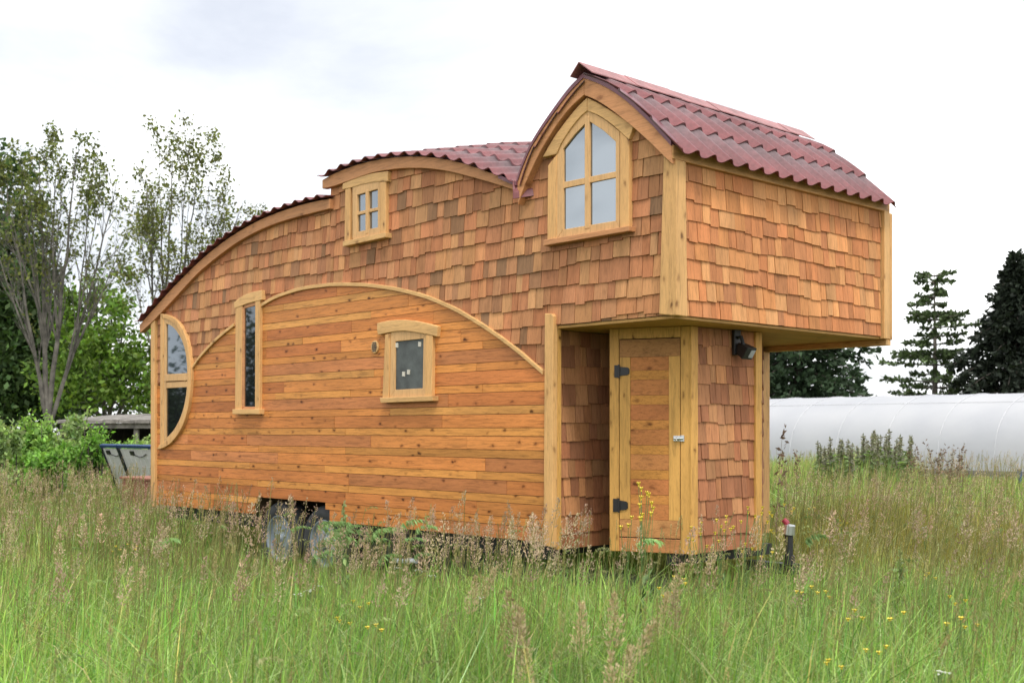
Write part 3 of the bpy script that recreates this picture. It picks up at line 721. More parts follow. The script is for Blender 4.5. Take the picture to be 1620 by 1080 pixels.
for a, b in ((624, 640), (644, 659)):
    x0, z0 = S(a, 886, .15); x1, z1 = S(b, 887, .15); mb = MB(); mb.tube([(x0, .15, z0), (x1, .15, z1)], .022, 10); mb.build('drain_pipe', M['white'], HOUSE)
jp = at(1248, 9.06); jx, jy = jp.x, jp.y
mb = MB(); mb.tube([(jx, jy, .12), (jx, jy, .70)], .032, 12); mb.tube([(jx, jy, .48), (jx, jy, .54)], .045, 12); mb.tube([(jx-.08, jy, .15), (jx+.08, jy, .15)], .02, 8)
jack = mb.build('tongue_jack', M['black'], HOUSE)
mb = MB(); mb.tube([(jx, jy, .70), (jx+.01, jy, .775)], [.045, .04], 12); mb.build('jack_head', M['zinc'], jack, bevel=.004)
mb = MB(); mb.tube([(jx-.01, jy-.0, .78), (jx-.035, jy-.02, .815)], [.024, .022], 10); mb.build('jack_cap', M['redp'], jack)

# ================================================================== GROUND, SKY, LIGHT
def ground_z(x, y): return 0.03*math.sin(x*.35+1)*math.sin(y*.28)
mb = MB()
xs = sorted(set([-400, -220, -120, -80]+list(range(-60, 41, 2))+[60, 110, 200, 400]))
ys = sorted(set([-400, -220, -120, -60]+list(range(-30, 71, 2))+[100, 160, 260, 400]))
n = len(xs); mb.v = [(x, y, ground_z(x, y) if abs(x) < 60 and abs(y) < 60 else 0) for y in ys for x in xs]
for j in range(len(ys)-1):
    for i in range(n-1): mb.f.append((j*n+i, j*n+i+1, (j+1)*n+i+1, (j+1)*n+i)); mb.c.append((1, 1, 1))
m, nt, out = newmat('meadow_soil')
tc = N(nt, 'ShaderNodeTexCoord'); n1 = N(nt, 'ShaderNodeTexNoise', i_Scale=.35, i_Detail=8.0, i_Roughness=.7); L(nt, tc.outputs['Object'], n1.inputs['Vector'])
n2 = N(nt, 'ShaderNodeTexNoise', i_Scale=9.0, i_Detail=6.0); L(nt, tc.outputs['Object'], n2.inputs['Vector'])
c = mixrgb(nt, 'MIX', ramp(nt, n1.outputs['Fac'], [(.35, 0), (.65, 1)]), (.055, .075, .022), (.10, .095, .04))
c = mixrgb(nt, 'MULTIPLY', 1.0, c, ramp(nt, n2.outputs['Fac'], [(.3, .5), (.7, 1.2)]))
p = N(nt, 'ShaderNodeBsdfPrincipled', i_Roughness=.95); L(nt, c, p.inputs['Base Color']); L(nt, p.outputs[0], out.inputs[0])
tag(mb.build('ground', m, smooth=True, fix=False), None, None, kind='structure')

SUN_AZ = math.atan2(.86, -.50); SUN_EL = R(60)
w = bpy.data.worlds.new('World'); sc.world = w; w.use_nodes = True; nt = w.node_tree; nt.nodes.clear()
out = nt.nodes.new('ShaderNodeOutputWorld'); bg = nt.nodes.new('ShaderNodeBackground'); bg.inputs['Strength'].default_value = .12
sky = nt.nodes.new('ShaderNodeTexSky'); sky.sky_type = 'NISHITA'; sky.sun_disc = False; sky.sun_elevation = SUN_EL; sky.sun_rotation = SUN_AZ; sky.dust_density = 2.0
tc = nt.nodes.new('ShaderNodeTexCoord')
mp = nt.nodes.new('ShaderNodeMapping'); mp.inputs['Scale'].default_value = (1, 1, 2.6); L(nt, tc.outputs['Generated'], mp.inputs[0])
n1 = N(nt, 'ShaderNodeTexNoise', i_Scale=2.1, i_Detail=7.0, i_Roughness=.55, i_Distortion=.4); L(nt, mp.outputs[0], n1.inputs['Vector'])
ld = FW-RT*.42+Vector((0, 0, .24)); ld.normalize()
dt = N(nt, 'ShaderNodeVectorMath', operation='DOT_PRODUCT'); nm_ = N(nt, 'ShaderNodeVectorMath', operation='NORMALIZE'); L(nt, tc.outputs['Generated'], nm_.inputs[0]); L(nt, nm_.outputs[0], dt.inputs[0]); dt.inputs[1].default_value = ld
dk_ = N(nt, 'ShaderNodeMapRange'); L(nt, dt.outputs['Value'], dk_.inputs[0]); dk_.inputs[1].default_value = .90; dk_.inputs[2].default_value = 1.0; dk_.inputs[3].default_value = .06; dk_.inputs[4].default_value = -.10
rd = Vector((-.80, -.56, .24)); rd.normalize(); d2 = N(nt, 'ShaderNodeVectorMath', operation='DOT_PRODUCT'); L(nt, nm_.outputs[0], d2.inputs[0]); d2.inputs[1].default_value = rd
m2 = N(nt, 'ShaderNodeMapRange'); L(nt, d2.outputs['Value'], m2.inputs[0]); m2.inputs[1].default_value = .86; m2.inputs[2].default_value = 1.0; m2.inputs[3].default_value = 0; m2.inputs[4].default_value = -.17
a2 = N(nt, 'ShaderNodeMath', operation='ADD'); L(nt, dk_.outputs[0], a2.inputs[0]); L(nt, m2.outputs[0], a2.inputs[1]); dk_ = type('o', (), {'outputs': a2.outputs})
ns = N(nt, 'ShaderNodeMath', operation='ADD'); L(nt, n1.outputs['Fac'], ns.inputs[0]); L(nt, dk_.outputs[0], ns.inputs[1])
cl = ramp(nt, ns.outputs[0], [(.30, (3.5, 3.65, 4.0)), (.46, (4.7, 4.8, 4.95)), (.60, (9.6, 9.6, 9.5))])
mixs = mixrgb(nt, 'MIX', .9, sky.outputs[0], cl)
L(nt, mixs, bg.inputs['Color']); L(nt, bg.outputs[0], out.inputs[0])
sl = bpy.data.lights.new('sun', 'SUN'); sl.energy = 1.4; sl.angle = R(14); sl.color = (1, .955, .89)
so = bpy.data.objects.new('sun', sl); COL.objects.link(so)
sd_ = Vector((math.sin(SUN_AZ)*math.cos(SUN_EL), math.cos(SUN_AZ)*math.cos(SUN_EL), math.sin(SUN_EL)))
so.rotation_euler = sd_.to_track_quat('Z', 'Y').to_euler(); so.location = (10, -10, 20)

cam = bpy.data.cameras.new('camera'); co = bpy.data.objects.new('camera', cam); COL.objects.link(co); sc.camera = co
co.location = CAM; co.rotation_euler = (R(90), 0, math.atan2(-FW.x, FW.y))
cam.sensor_width = 36; cam.lens = FPX/1620*36; cam.shift_y = (HOR-540)/1620; cam.clip_end = 2000
cam.dof.use_dof = True; cam.dof.focus_distance = 9.6; cam.dof.aperture_fstop = 4.0
sc.view_settings.view_transform = 'Standard'; sc.view_settings.look = 'None'; sc.view_settings.gamma = 1.0; sc.view_settings.exposure = 1.0
sc.cycles.use_denoising = True; sc.cycles.max_bounces = 8

# ================================================================== FOLIAGE TOOLS
def unit(v): return v/np.maximum(np.linalg.norm(v, axis=-1, keepdims=True), 1e-9)
def leaf_quads(P, size, col, var=.25, droop=.2, aspect=.55, up=None, rng=npr):
    """one small kite-shaped leaf at each point of P"""
    n = len(P); ax = unit(rng.normal(size=(n, 3))+np.array([0, 0, -droop])); nr = unit(rng.normal(size=(n, 3))+np.array([0, 0, .6]))
    sdv = unit(np.cross(ax, nr)); sz = (size*rng.uniform(.6, 1.35, n))[:, None]
    V = np.stack([P, P+ax*sz*.45+sdv*sz*aspect*.5, P+ax*sz, P+ax*sz*.45-sdv*sz*aspect*.5], 1)
    c = np.array(col)[None] if np.ndim(col) == 1 else np.array(col)
    cc = c*np.exp(rng.normal(0, var, (n, 1)))*(1+rng.normal(0, .06, (n, 3)))
    return V.reshape(-1, 3), np.arange(n*4).reshape(-1, 4), np.repeat(np.clip(cc, .004, .8), 4, 0)
def blobs(n, centres, radii, rng=npr, shell=.35):
    i = rng.integers(0, len(centres), n); d = unit(rng.normal(size=(n, 3))); r = rng.uniform(shell, 1, n)**.5
    return np.array(centres)[i]+d*r[:, None]*np.array(radii)[i]
class Branches:
    """recursive limbs; remembers twig points that carry leaves"""
    def __init__(s, seed): s.r = random.Random(seed); s.mb = MB(); s.twigs = []
    def limb(s, p, d, length, rad, level, nseg=6, wig=.12, trop=.12, end=.25, sides=None):
        p = Vector(p); d = Vector(d).normalized(); pts = [p.copy()]; dirs = [d.copy()]; r = s.r
        for k in range(nseg):
            d = (d+Vector((r.uniform(-wig, wig), r.uniform(-wig, wig), r.uniform(-wig, wig)+trop*wig*2))).normalized()
            p = p+d*(length/nseg); pts.append(p.copy()); dirs.append(d.copy())
        rad_ = [rad*(1-(1-end)*k/nseg) for k in range(nseg+1)]
        s.mb.tube(pts, rad_, sides or (8 if level == 0 else 5 if level == 1 else 3), cap=False)
        return pts, dirs, rad_
    def side(s, d, ang):
        r = s.r; u = d.cross(Vector((r.uniform(-1, 1), r.uniform(-1, 1), r.uniform(-1, 1)))).normalized()
        return (d*math.cos(ang)+u*math.sin(ang)).normalized()
    def grow(s, pts, dirs, rads, level, maxlevel, nchild, len0, start=.3, ang=(25, 50), trop=.2, wig=.14):
        r = s.r; n = len(pts)-1
        for _ in range(nchild):
            t = start+(1-start)*r.random(); k = min(n-1, int(t*n)); f = t*n-k
            p = pts[k].lerp(pts[k+1], f); d = s.side(dirs[k], R(r.uniform(*ang)))
            ln = len0*r.uniform(.55, 1.1)*(1.15-.55*t)
            q = s.limb(p, d, ln, max(.006, rads[k]*.5), level, nseg=4, trop=trop, wig=wig)
            if level < maxlevel: s.grow(*q, level+1, maxlevel, max(2, int(nchild*.6)), ln*.55, .25, ang, trop, wig)
            else: s.twigs += q[0][2:]
def wood_mesh(br, name, mat, parent): return br.mb.build(name, mat, parent, smooth=True, fix=False)

def leafy_tree(name, label, cat, px, Z, limbs, seed, leaf, nleaf, lsize, twig_len, nchild, maxlevel=2, ang=(18, 42), start=.3, spread=.18, group=None, minz=0, trunk=None, tz=2.2, var=.3, bark='bark', top_bias=None, nmain=4, dpy=0):
    """limbs: list of (px, py, depth offset, radius) that the main stems reach for"""
    base = at(px, Z); t = thing(name, label, cat, base, group=group); br = Branches(seed)
    r = br.r; k = Z/FPX
    tr = trunk or .22
    b0 = base+Vector((0, 0, -.1)); fork = base+Vector((r.uniform(-.1, .1), 0, tz))
    tp = br.limb(b0, fork-b0, (fork-b0).length, tr, 0, nseg=5, wig=.05, end=.75, sides=10)
    root = tp[0][-1]
    mains = []
    for li, (lx, ly, dz, rad) in enumerate(limbs):
        ly += dpy
        e = at(lx, Z+dz, hz(ly, Z+dz)); v = e-root; ln = v.length
        h = Vector((v.x, v.y, 0)); d0 = (v.normalized()+h.normalized()*.12+Vector((0, 0, .02))).normalized() if h.length > .01 else v.normalized()
        pts = []; dirs = []; nn = 9; st = tp[0][-1]-Vector((0, 0, r.uniform(0, tz*.3)))
        if li >= nmain:
            mn = min(mains, key=lambda mm: (mm[0][-1]-e).length); q = r.randint(2, 4)
            if mn[0][q].z > e.z-.6: q = 1
            st = mn[0][q]; rad = min(rad, mn[1][q]*.75); v = e-st; ln = v.length; h = Vector((v.x, v.y, 0))
        mid = st.lerp(e, .45)+h*.10
        for q in range(nn+1):
            f = q/nn; p = st.lerp(mid, f).lerp(mid.lerp(e, f), f)
            if 0 < q < nn: p = p+Vector((r.uniform(-.05, .05), r.uniform(-.05, .05), 0))*ln*.09
            pts.append(p)
        for q in range(nn+1): dirs.append((pts[min(q+1, nn)]-pts[max(q-1, 0)]).normalized())
        rads = [rad*(1-.88*q/nn) for q in range(nn+1)]
        if li < nmain: mains.append((pts, rads))
        br.mb.tube(pts, rads, 7, cap=False)
        br.twigs += pts[-2:]
        br.grow(pts, dirs, rads, 1, maxlevel, nchild, twig_len, start, ang)
    wood_mesh(br, 'trunk', M[bark], t)
    tw = np.array([tuple(p) for p in br.twigs if p.z > minz]); rng = np.random.default_rng(seed)
    if top_bias:
        zz = tw[:, 2]; keep = rng.random(len(tw)) < np.clip((zz-zz.min())/(zz.max()-zz.min()), 0, 1)**top_bias+.06; tw = tw[keep]
    clump = np.exp(rng.normal(0, .18, (len(tw), 1)))*np.array(leaf)[None]
    i = rng.integers(0, len(tw), nleaf)
    P = tw[i]+rng.normal(0, spread, (nleaf, 3))
    v, q, c = leaf_quads(P, lsize, clump[i], var, rng=rng)
    npmesh('crown', v, q, c, M['leaf'], t)
    return t

# --- tall sparse maples on the left
leafy_tree('maple_tree', 'tall grey stemmed maple with bare lower limbs and sparse leaves, at the far left', 'tree', 66, 34,
    [(20, 300, -1, 0.074), (62, 215, -.6, 0.093), (120, 205, -.8, 0.087), (186, 245, 0, 0.068), (30, 212, .8, 0.050), (-4, 250, .3, 0.050), (92, 198, 1, 0.050), (100, 240, .4, 0.043), (148, 220, .5, 0.050), (165, 240, -.7, 0.043), (200, 330, -1, 0.043), (14, 400, .4, 0.043), (165, 400, 1.0, 0.037), (80, 260, -1.4, 0.043), (-22, 300, -.3, 0.050), (45, 240, -1.1, 0.043), (130, 250, 1.3, 0.043)],
    5, (.115, .135, .038), 4800, .13, 1.7, 11, 2, (12, 34), .25, .10, trunk=.22, tz=1.7, dpy=36, top_bias=2.0, bark='bark_grey')
leafy_tree('maple_tree', 'tall slender maple with airy crown rising behind the rear roof', 'tree', 262, 40,
    [(232, 225, 0, 0.062), (275, 183, .8, 0.081), (318, 195, .6, 0.068), (385, 275, -.3, 0.056), (252, 190, .8, 0.050), (295, 190, -.6, 0.050), (335, 215, -.8, 0.050), (356, 245, .5, 0.043), (405, 315, .4, 0.043), (216, 300, .5, 0.043), (300, 240, -1, 0.043), (345, 330, 1.1, 0.043), (212, 400, -.5, 0.037), (240, 280, -1.2, 0.043)],
    9, (.135, .15, .045), 6800, .135, 1.9, 11, 2, (12, 34), .2, .12, trunk=.2, tz=3.2, dpy=44, top_bias=.4, bark='bark_grey')
# --- lower green maple between them, and the dense trees behind
leafy_tree('maple_tree', 'bushy green maple with spreading limbs just left of the house', 'tree', 170, 46,
    [(96, 520, 0, .11), (150, 470, 1, .11), (200, 480, -1, .10), (238, 545, -1, .10), (118, 478, 1, .07), (180, 462, 1, .07), (250, 600, 0, .06), (90, 590, 1, .06), (130, 560, -1.4, .06), (200, 580, -1.6, .06), (160, 610, -1.8, .06), (225, 630, -1.4, .05), (110, 632, -1, .05)],
    14, (.115, .195, .030), 8500, .24, 1.7, 8, 2, (20, 55), .25, .20, trunk=.2, tz=1.6, bark='bark_grey')
leafy_tree('broadleaf_tree', 'dense dark green tree cut by the left edge behind the grey maple', 'tree', 2, 50,
    [(-60, 340, 0, .2), (-20, 285, 1, .2), (12, 290, -1, .2), (38, 345, 0, .2), (52, 420, 1, .18), (60, 500, -1, .16), (20, 430, -2, .15), (-40, 450, -2, .15), (45, 580, -1.5, .13), (10, 560, -2, .13), (-50, 560, -1, .13), (75, 610, -1, .12), (25, 630, -2, .1)],
    21, (.045, .082, .024), 20000, .32, 2.2, 8, 2, (20, 60), .25, .4, trunk=.32, tz=2.0)
leafy_tree('broadleaf_tree', 'dense dark leafy tree low behind the spreading maple', 'tree', 100, 56,
    [(45, 560, 0, .15), (75, 535, 1, .15), (105, 545, -1, .15), (135, 570, 0, .15), (150, 610, 1, .12), (60, 620, -1, .12), (110, 620, -2, .12)],
    23, (.055, .10, .026), 9000, .32, 2.0, 7, 2, (20, 60), .2, .4, trunk=.25, tz=1.5)

def conifer(name, label, px, Z, top_py, lseed, half_px, col, tiers, needle, per, droop, gap=0.0, low=.12, shape=1.0, lean=0.0, bark='bark_dark', asym=None, pad=.5, flat=1.0, vary=(.65, 1.15)):
    base = at(px, Z); H = hz(top_py, Z); t = thing(name, label, 'tree', base); br = Branches(lseed); r = br.r; rng = np.random.default_rng(lseed)
    br.mb.tube([base+Vector((0, 0, -.1)), base+Vector((.05, 0, H*.5)), base+Vector((lean, 0, H*.98))], [H*.018+.05, H*.012, .015], 8)
    half = half_px*Z/FPX; P = []; A = []
    for k in range(tiers):
        f = low+(1-low)*(k+r.uniform(-.3, .3))/tiers; z = H*f
        rad = half*max(.13 if gap else .05, (1-f)/(1-low))**shape
        nb = r.randint(4, 6); a0 = r.uniform(0, 6.28)
        for b in range(nb):
            if r.random() < gap: continue
            a = a0+b*6.283/nb+r.uniform(-.3, .3); ln = rad*r.uniform(*vary)
            if asym: ln *= 1+asym*math.cos(a-math.atan2(RT.y, RT.x))
            d = Vector((math.cos(a), math.sin(a), 0)); pts = []
            for q in range(6):
                u = q/5; pts.append(base+Vector((lean*f, 0, z))+d*(ln*u)+Vector((0, 0, -droop*ln*u*u+.12*ln*u+(.10*ln*max(0, u-.7) if droop < .3 else 0))))
            br.mb.tube(pts, [.035*(1-.8*q/5)+.008 for q in range(6)], 4, cap=False)
            m = int(per*(.3+ln/half))
            u = rng.uniform(.12 if gap == 0 else .3, 1, m); pp = np.array([tuple(p) for p in pts])
            X = np.stack([np.interp(u, np.linspace(0, 1, 6), pp[:, j]) for j in range(3)], 1)
            sd_v = np.array([-d.y, d.x, 0]); wdt = (pad*(1.05-u)*ln*.55+.08)
            X += sd_v[None]*(rng.uniform(-1, 1, m)*wdt)[:, None]
            X[:, 2] += rng.normal(0, .07*flat, m)-np.abs(rng.normal(0, droop*.35, m))
            P.append(X); A.append(np.tile(np.array(tuple(d)), (m, 1))*.9+rng.normal(0, .6, (m, 3))+np.array([0, 0, .25-droop]))
    wood_mesh(br, 'trunk', M[bark], t)
    P = np.concatenate(P); A = unit(np.concatenate(A)); n = len(P); sz = needle*rng.uniform(.6, 1.3, (n, 1)); sv = unit(np.cross(A, rng.normal(size=(n, 3))))*sz*.28
    V = np.stack([P-sv*.5, P+A*sz*.6-sv, P+A*sz, P+A*sz*.6+sv], 1).reshape(-1, 3)
    c = np.array(col)[None]*np.exp(rng.normal(0, .3, (n, 1)))
    npmesh('crown', V, np.arange(n*4).reshape(-1, 4), np.repeat(c, 4, 0), M['needle'], t)
    return t
conifer('pine_tree', 'airy pine with layered branches, standing clear behind the white greenhouse', 1478, 62, 424, 3, 84, (.075, .11, .045), 19, .26, 95, .06, gap=.24, low=.24, shape=.48, bark='bark', pad=.38, flat=.35, vary=(.35, 1.3))
conifer('fir_tree', 'dense very dark conifer at the right edge behind the greenhouse', 1606, 58, 398, 4, 140, (.020, .028, .018), 40, .34, 120, .40, low=.05, shape=.85, pad=.7, vary=(.5, 1.3))
conifer('fir_tree', 'slim dark conifer leaning on the dense one, cut by the right edge', 1645, 62, 440, 6, 70, (.018, .025, .015), 40, .36, 100, .45, low=.05, shape=.7, pad=.8)
conifer('spruce_tree', 'dark green conifer with drooping boughs showing below the jutting loft', 1262, 54, 300, 8, 150, (.036, .062, .030), 40, .34, 130, .32, low=.10, shape=.55, pad=.7)

# distant wood that lies out of view, shaped for the windows to mirror
def wood_line(name, pts, depth, h, n, col, seed):
    rng = np.random.default_rng(seed); A = np.array(pts); seg = rng.integers(0, len(A)-1, n); u = rng.random((n, 1))
    B = A[seg]*(1-u)+A[seg+1]*u
    s = (seg+u[:, 0])*37
    hh = h*(.62+.22*np.sin(s*.21)+.13*np.sin(s*.67+1)+.10*np.sin(s*1.9)+.06*np.sin(s*4.1))
    az = np.degrees(np.arctan2(-B[:, 1], -(B[:, 0]+4.6))); hh = hh*(1+1.9*np.exp(-((az-31.2)/2.0)**2))  # trees raised where the tall window mirrors them
    zf = rng.random(n)**.8
    P = np.concatenate([B+rng.normal(0, depth, (n, 2)), (zf*hh)[:, None]+rng.normal(0, .3, (n, 1))], 1)
    v, q, c = leaf_quads(P, 1.15, col, .35, rng=rng); o = npmesh(name, v, q, c, M['leaf']); o['kind'] = 'stuff'; return o
tag(wood_line('distant_woodland', [(-175, -70), (-150, -150), (-100, -185), (-40, -190), (40, -160)], 4, 9.5, 76000, (.03, .048, .02), 31), 'dark line of far woodland across the fields, mirrored in the lower windows', 'woodland')

# ================================================================== GREENHOUSE, SHED, PANELS AND THE SMALL THINGS
gy, gx0, gx1, grad, gh = 28.65, -24.0, 3.0, 3.3, 2.70
GH = thing('greenhouse', 'long white plastic tunnel greenhouse behind the meadow on the right', 'greenhouse', ((gx0+gx1)/2, gy+grad, 0))
def gprof(a): return gy+grad-grad*math.cos(a), .18+(gh-.18)*math.sin(a)**.72
m, nt, out = newmat('greenhouse_film')
tc = N(nt, 'ShaderNodeTexCoord'); n1 = N(nt, 'ShaderNodeTexNoise', i_Scale=.55, i_Detail=5.0); L(nt, tc.outputs['Object'], n1.inputs['Vector'])
n2 = N(nt, 'ShaderNodeTexNoise', i_Scale=3.0, i_Detail=6.0, i_Distortion=.8); L(nt, tc.outputs['Object'], n2.inputs['Vector'])
c = mixrgb(nt, 'MIX', ramp(nt, n1.outputs['Fac'], [(.35, 0), (.7, 1)]), (.45, .46, .49), (.51, .515, .535))
p = N(nt, 'ShaderNodeBsdfPrincipled', i_Roughness=.75); p.inputs['Specular IOR Level'].default_value = .15; L(nt, c, p.inputs['Base Color'])
b = N(nt, 'ShaderNodeBump', i_Strength=.15, i_Distance=.06); L(nt, n2.outputs['Fac'], b.inputs['Height']); L(nt, b.outputs[0], p.inputs['Normal'])
t = N(nt, 'ShaderNodeBsdfTranslucent'); t.inputs['Color'].default_value = (.5, .52, .56, 1); mx = N(nt, 'ShaderNodeMixShader'); mx.inputs[0].default_value = .25
L(nt, p.outputs[0], mx.inputs[1]); L(nt, t.outputs[0], mx.inputs[2]); L(nt, mx.outputs[0], out.inputs[0]); M['film'] = m
na, nx = 28, 91; V = np.zeros((na, nx, 3)); hoop_step = (gx1-gx0)/15
for i in range(na):
    y, z = gprof(math.pi*i/(na-1))
    for j in range(nx):
        x = gx0+(gx1-gx0)*j/(nx-1); sag = .010*math.sin(math.pi*((x-gx0)/hoop_step % 1))
        V[i, j] = (x, y+(sag if i < na/2 else -sag)*abs(math.cos(math.pi*i/(na-1))), z-sag*math.sin(math.pi*i/(na-1)))
idx = np.arange(na*nx).reshape(na, nx); q = np.stack([idx[:-1, :-1], idx[1:, :-1], idx[1:, 1:], idx[:-1, 1:]], -1).reshape(-1, 4)
npmesh('cover', V.reshape(-1, 3), q[:, ::-1], np.ones((na*nx, 3)), M['film'], GH, smooth=True)
mat_h = plain('white_hoop_tube', (.52, .525, .55), .4)
for k in range(16):
    x = gx0+hoop_step*k; mb = MB(); mb.tube([(x, gprof(math.pi*i/24)[0], gprof(math.pi*i/24)[1]+.012) for i in range(25)], .012, 6); mb.build('hoop', mat_h, GH, smooth=True)
for fa in (.62,):
    y_, z_ = gprof(math.pi*.5*fa); mb = MB(); mb.tube([(x, y_-.012, z_+.008) for x in np.linspace(gx0, gx1, 40)], .007, 5); mb.build('seam', plain('film_seam', (.48, .485, .5), .6, noise=.05), GH)
grey = plain('weathered_board', (.22, .20, .18), .85, noise=.4)
mb = MB(); mb.box((gx0, gy-.05, .12), (gx1, gy-.012, .27)); mb.build('baseboard', grey, GH)
mb = MB(); mb.box((gx0, gy-.008, -.05), (gx1, gy+.01, .13)); mb.build('skirt', M['film'], GH)
for x in (gx0, gx1):
    ring = [(x, *gprof(math.pi*i/20)) for i in range(21)]; mb = MB(); mb.prism(ring, [(x+.03, y, z) for _, y, z in ring]); mb.build('end_wall', M['film'], GH)
# weathered shed
Zs = 32; sp = at(250, Zs); SHD = thing('shed', 'low open shed with a flat weathered board roof behind the hedge', 'shed', sp)
a = at(112, Zs); b = at(420, Zs); dirv = (b-a).normalized(); nrm = Vector((-dirv.y, dirv.x, 0))
zt0, zt1 = hz(655, Zs), hz(668, Zs)
def qbox(mb, p, along, deep, l, d, z0, z1, z0b=None, z1b=None):
    q = [p, p+along*l, p+along*l+deep*d, p+deep*d]; z0b = z0 if z0b is None else z0b; z1b = z1 if z1b is None else z1b
    mb.prism([(c.x, c.y, z) for c, z in zip(q, (z0, z0, z0b, z0b))], [(c.x, c.y, z) for c, z in zip(q, (z1, z1, z1b, z1b))])
mb = MB()
for k in range(14): qbox(mb, a+dirv*(k*.42-.3)+nrm*(-.25), dirv, nrm, .405, 4.6, zt1-.02, zt1+.06+.012*(k % 2), zt1+.2, zt1+.27+.012*(k % 3))
mb.build('roof', grey, SHD)
dk = plain('shed_shade_board', (.045, .038, .03), .9, noise=.4)  # walls coloured near black to stand in for the shade inside
mb = MB(); qbox(mb, a+nrm*4.2, dirv, nrm, 5.3, .06, 0, zt1+.18); qbox(mb, a, nrm, -dirv, 4.2, .05, 0, zt1-.02); mb.build('wall', dk, SHD)
for k in (0, 1.7, 3.4, 5.2):
    mb = MB(); qbox(mb, a+dirv*k, dirv, nrm, .12, .12, 0, zt1-.021); mb.build('post', grey, SHD)
mb = MB(); qbox(mb, a-dirv*.25-nrm*.12, dirv, nrm, 5.8, .05, zt1-.16, zt1-.022); mb.build('beam', grey, SHD)
# solar panels, backs towards the camera
back = plain('panel_backsheet', (.58, .57, .56), .5, noise=.06); bl = plain('lit_panel_frame', (.02, .055, .19), .3, metal=.3); dkf = plain('dark_panel_frame', (.015, .018, .03), .35)  # blue top frame is the dark frame brightened, light put into its colour
Zp = 20.0; ptop = at(187.5, Zp, hz(707, Zp)); ex = Vector((1, 0, 0)); dn = Vector((0, .42, -1.05)).normalized()
def panel(o, wdt, label):
    h = 1.15; t = thing('solar_panel', label, 'solar panel', (o.x+wdt/2, o.y+.4, 0), group='solar panels behind the house')
    nn = ex.cross(dn).normalized(); P = lambda s, q, n: tuple(o+ex*s+dn*q+nn*n)
    def slab(mb, s0, s1, q0, q1, n0, n1): mb.prism([P(s0, q0, n0), P(s1, q0, n0), P(s1, q1, n0), P(s0, q1, n0)], [P(s0, q0, n1), P(s1, q0, n1), P(s1, q1, n1), P(s0, q1, n1)])
    mb = MB(); slab(mb, .03, wdt-.03, .03, h-.03, -.006, .006); mb.build('backsheet', back, t)
    mb = MB(); s = .16
    while s < wdt-.05: slab(mb, s, s+.006, .03, h-.03, -.009, .009); s += .16
    q = .18
    while q < h-.05: slab(mb, .03, wdt-.03, q, q+.006, -.0085, .0085); q += .16
    mb.build('cell_line', plain('cell_gap', (.72, .72, .72), .5), t)
    mb = MB(); slab(mb, 0, .035, 0, h, -.025, .025); slab(mb, wdt-.035, wdt, 0, h, -.025, .025); slab(mb, .035, wdt-.035, h-.035, h, -.025, .025); mb.build('side_frame', dkf, t)
    mb = MB(); slab(mb, .0, wdt, -.045, -.001, -.03, .03); mb.build('top_frame', bl, t)
    mb = MB(); sg = -1 if nn.y > 0 else 1
    slab(mb, wdt*.35-.06, wdt*.35+.06, .06, .13, .03*sg, .007*sg) if sg < 0 else slab(mb, wdt*.35-.06, wdt*.35+.06, .06, .13, .007, .03)
    mb.tube([P(wdt*.35+.5*f, .10+.06*math.sin(f*3.1), .02*sg) for f in np.linspace(0, 1, 9)], .007, 5); mb.build('junction_cable', M['black'], t)
    for s in (.1, wdt-.1):
        mb = MB(); mb.tube([P(s, h*.5, 0), (P(s, h*.5, 0)[0], P(s, 0, 0)[1]+.75, 0)], .02, 6); mb.build('leg', dkf, t)
    return t
panel(ptop, 1.35, 'solar panel with a lit blue top edge and a black cable, seen from its pale back')
panel(ptop-ex*.66, .64, 'narrow tilted solar panel with a dark left edge, at the end of the row')
# planter box in front of the panels
bp = at(193, 17.6); mb = MB(); bz = hz(757, 17.6); tb = plain('terracotta_board', (.27, .10, .06), .7, noise=.2)
BX = thing('planter_box', 'plain reddish brown box in front of the solar panels', 'box', bp+Vector((.5, .25, 0)))
for k in range(3): mb.box((bp.x, bp.y, bz*k/3+.002), (bp.x+1.3, bp.y+.03, bz*(k+1)/3-.002)); mb.box((bp.x, bp.y+.032, bz*k/3+.002), (bp.x+.03, bp.y+.6, bz*(k+1)/3-.002)); mb.box((bp.x+.032, bp.y+.57, bz*k/3+.002), (bp.x+1.3, bp.y+.6, bz*(k+1)/3-.002)); mb.box((bp.x+1.27, bp.y+.032, bz*k/3+.002), (bp.x+1.299, bp.y+.568, bz*(k+1)/3-.002))
mb.build('board', tb, BX, bevel=.004); mb = MB(); mb.box((bp.x-.03, bp.y-.03, bz+.002), (bp.x+1.33, bp.y+.63, bz+.035)); mb.build('lid', tb, BX, bevel=.006)
# blue post
p = at(1613, 26.0); zt_ = hz(744, 26); T = thing('post', 'short dark blue post at the right edge before the greenhouse', 'post', p)
mb = MB(); mb.tube([(p.x, p.y, -.1), (p.x, p.y, zt_)], .045, 10); mb.build('stake', plain('blue_paint', (.015, .06, .16), .5), T); mb = MB(); mb.tube([(p.x, p.y, zt_+.001), (p.x, p.y, zt_+.03)], .052, 10); mb.build('cap', dkf, T)

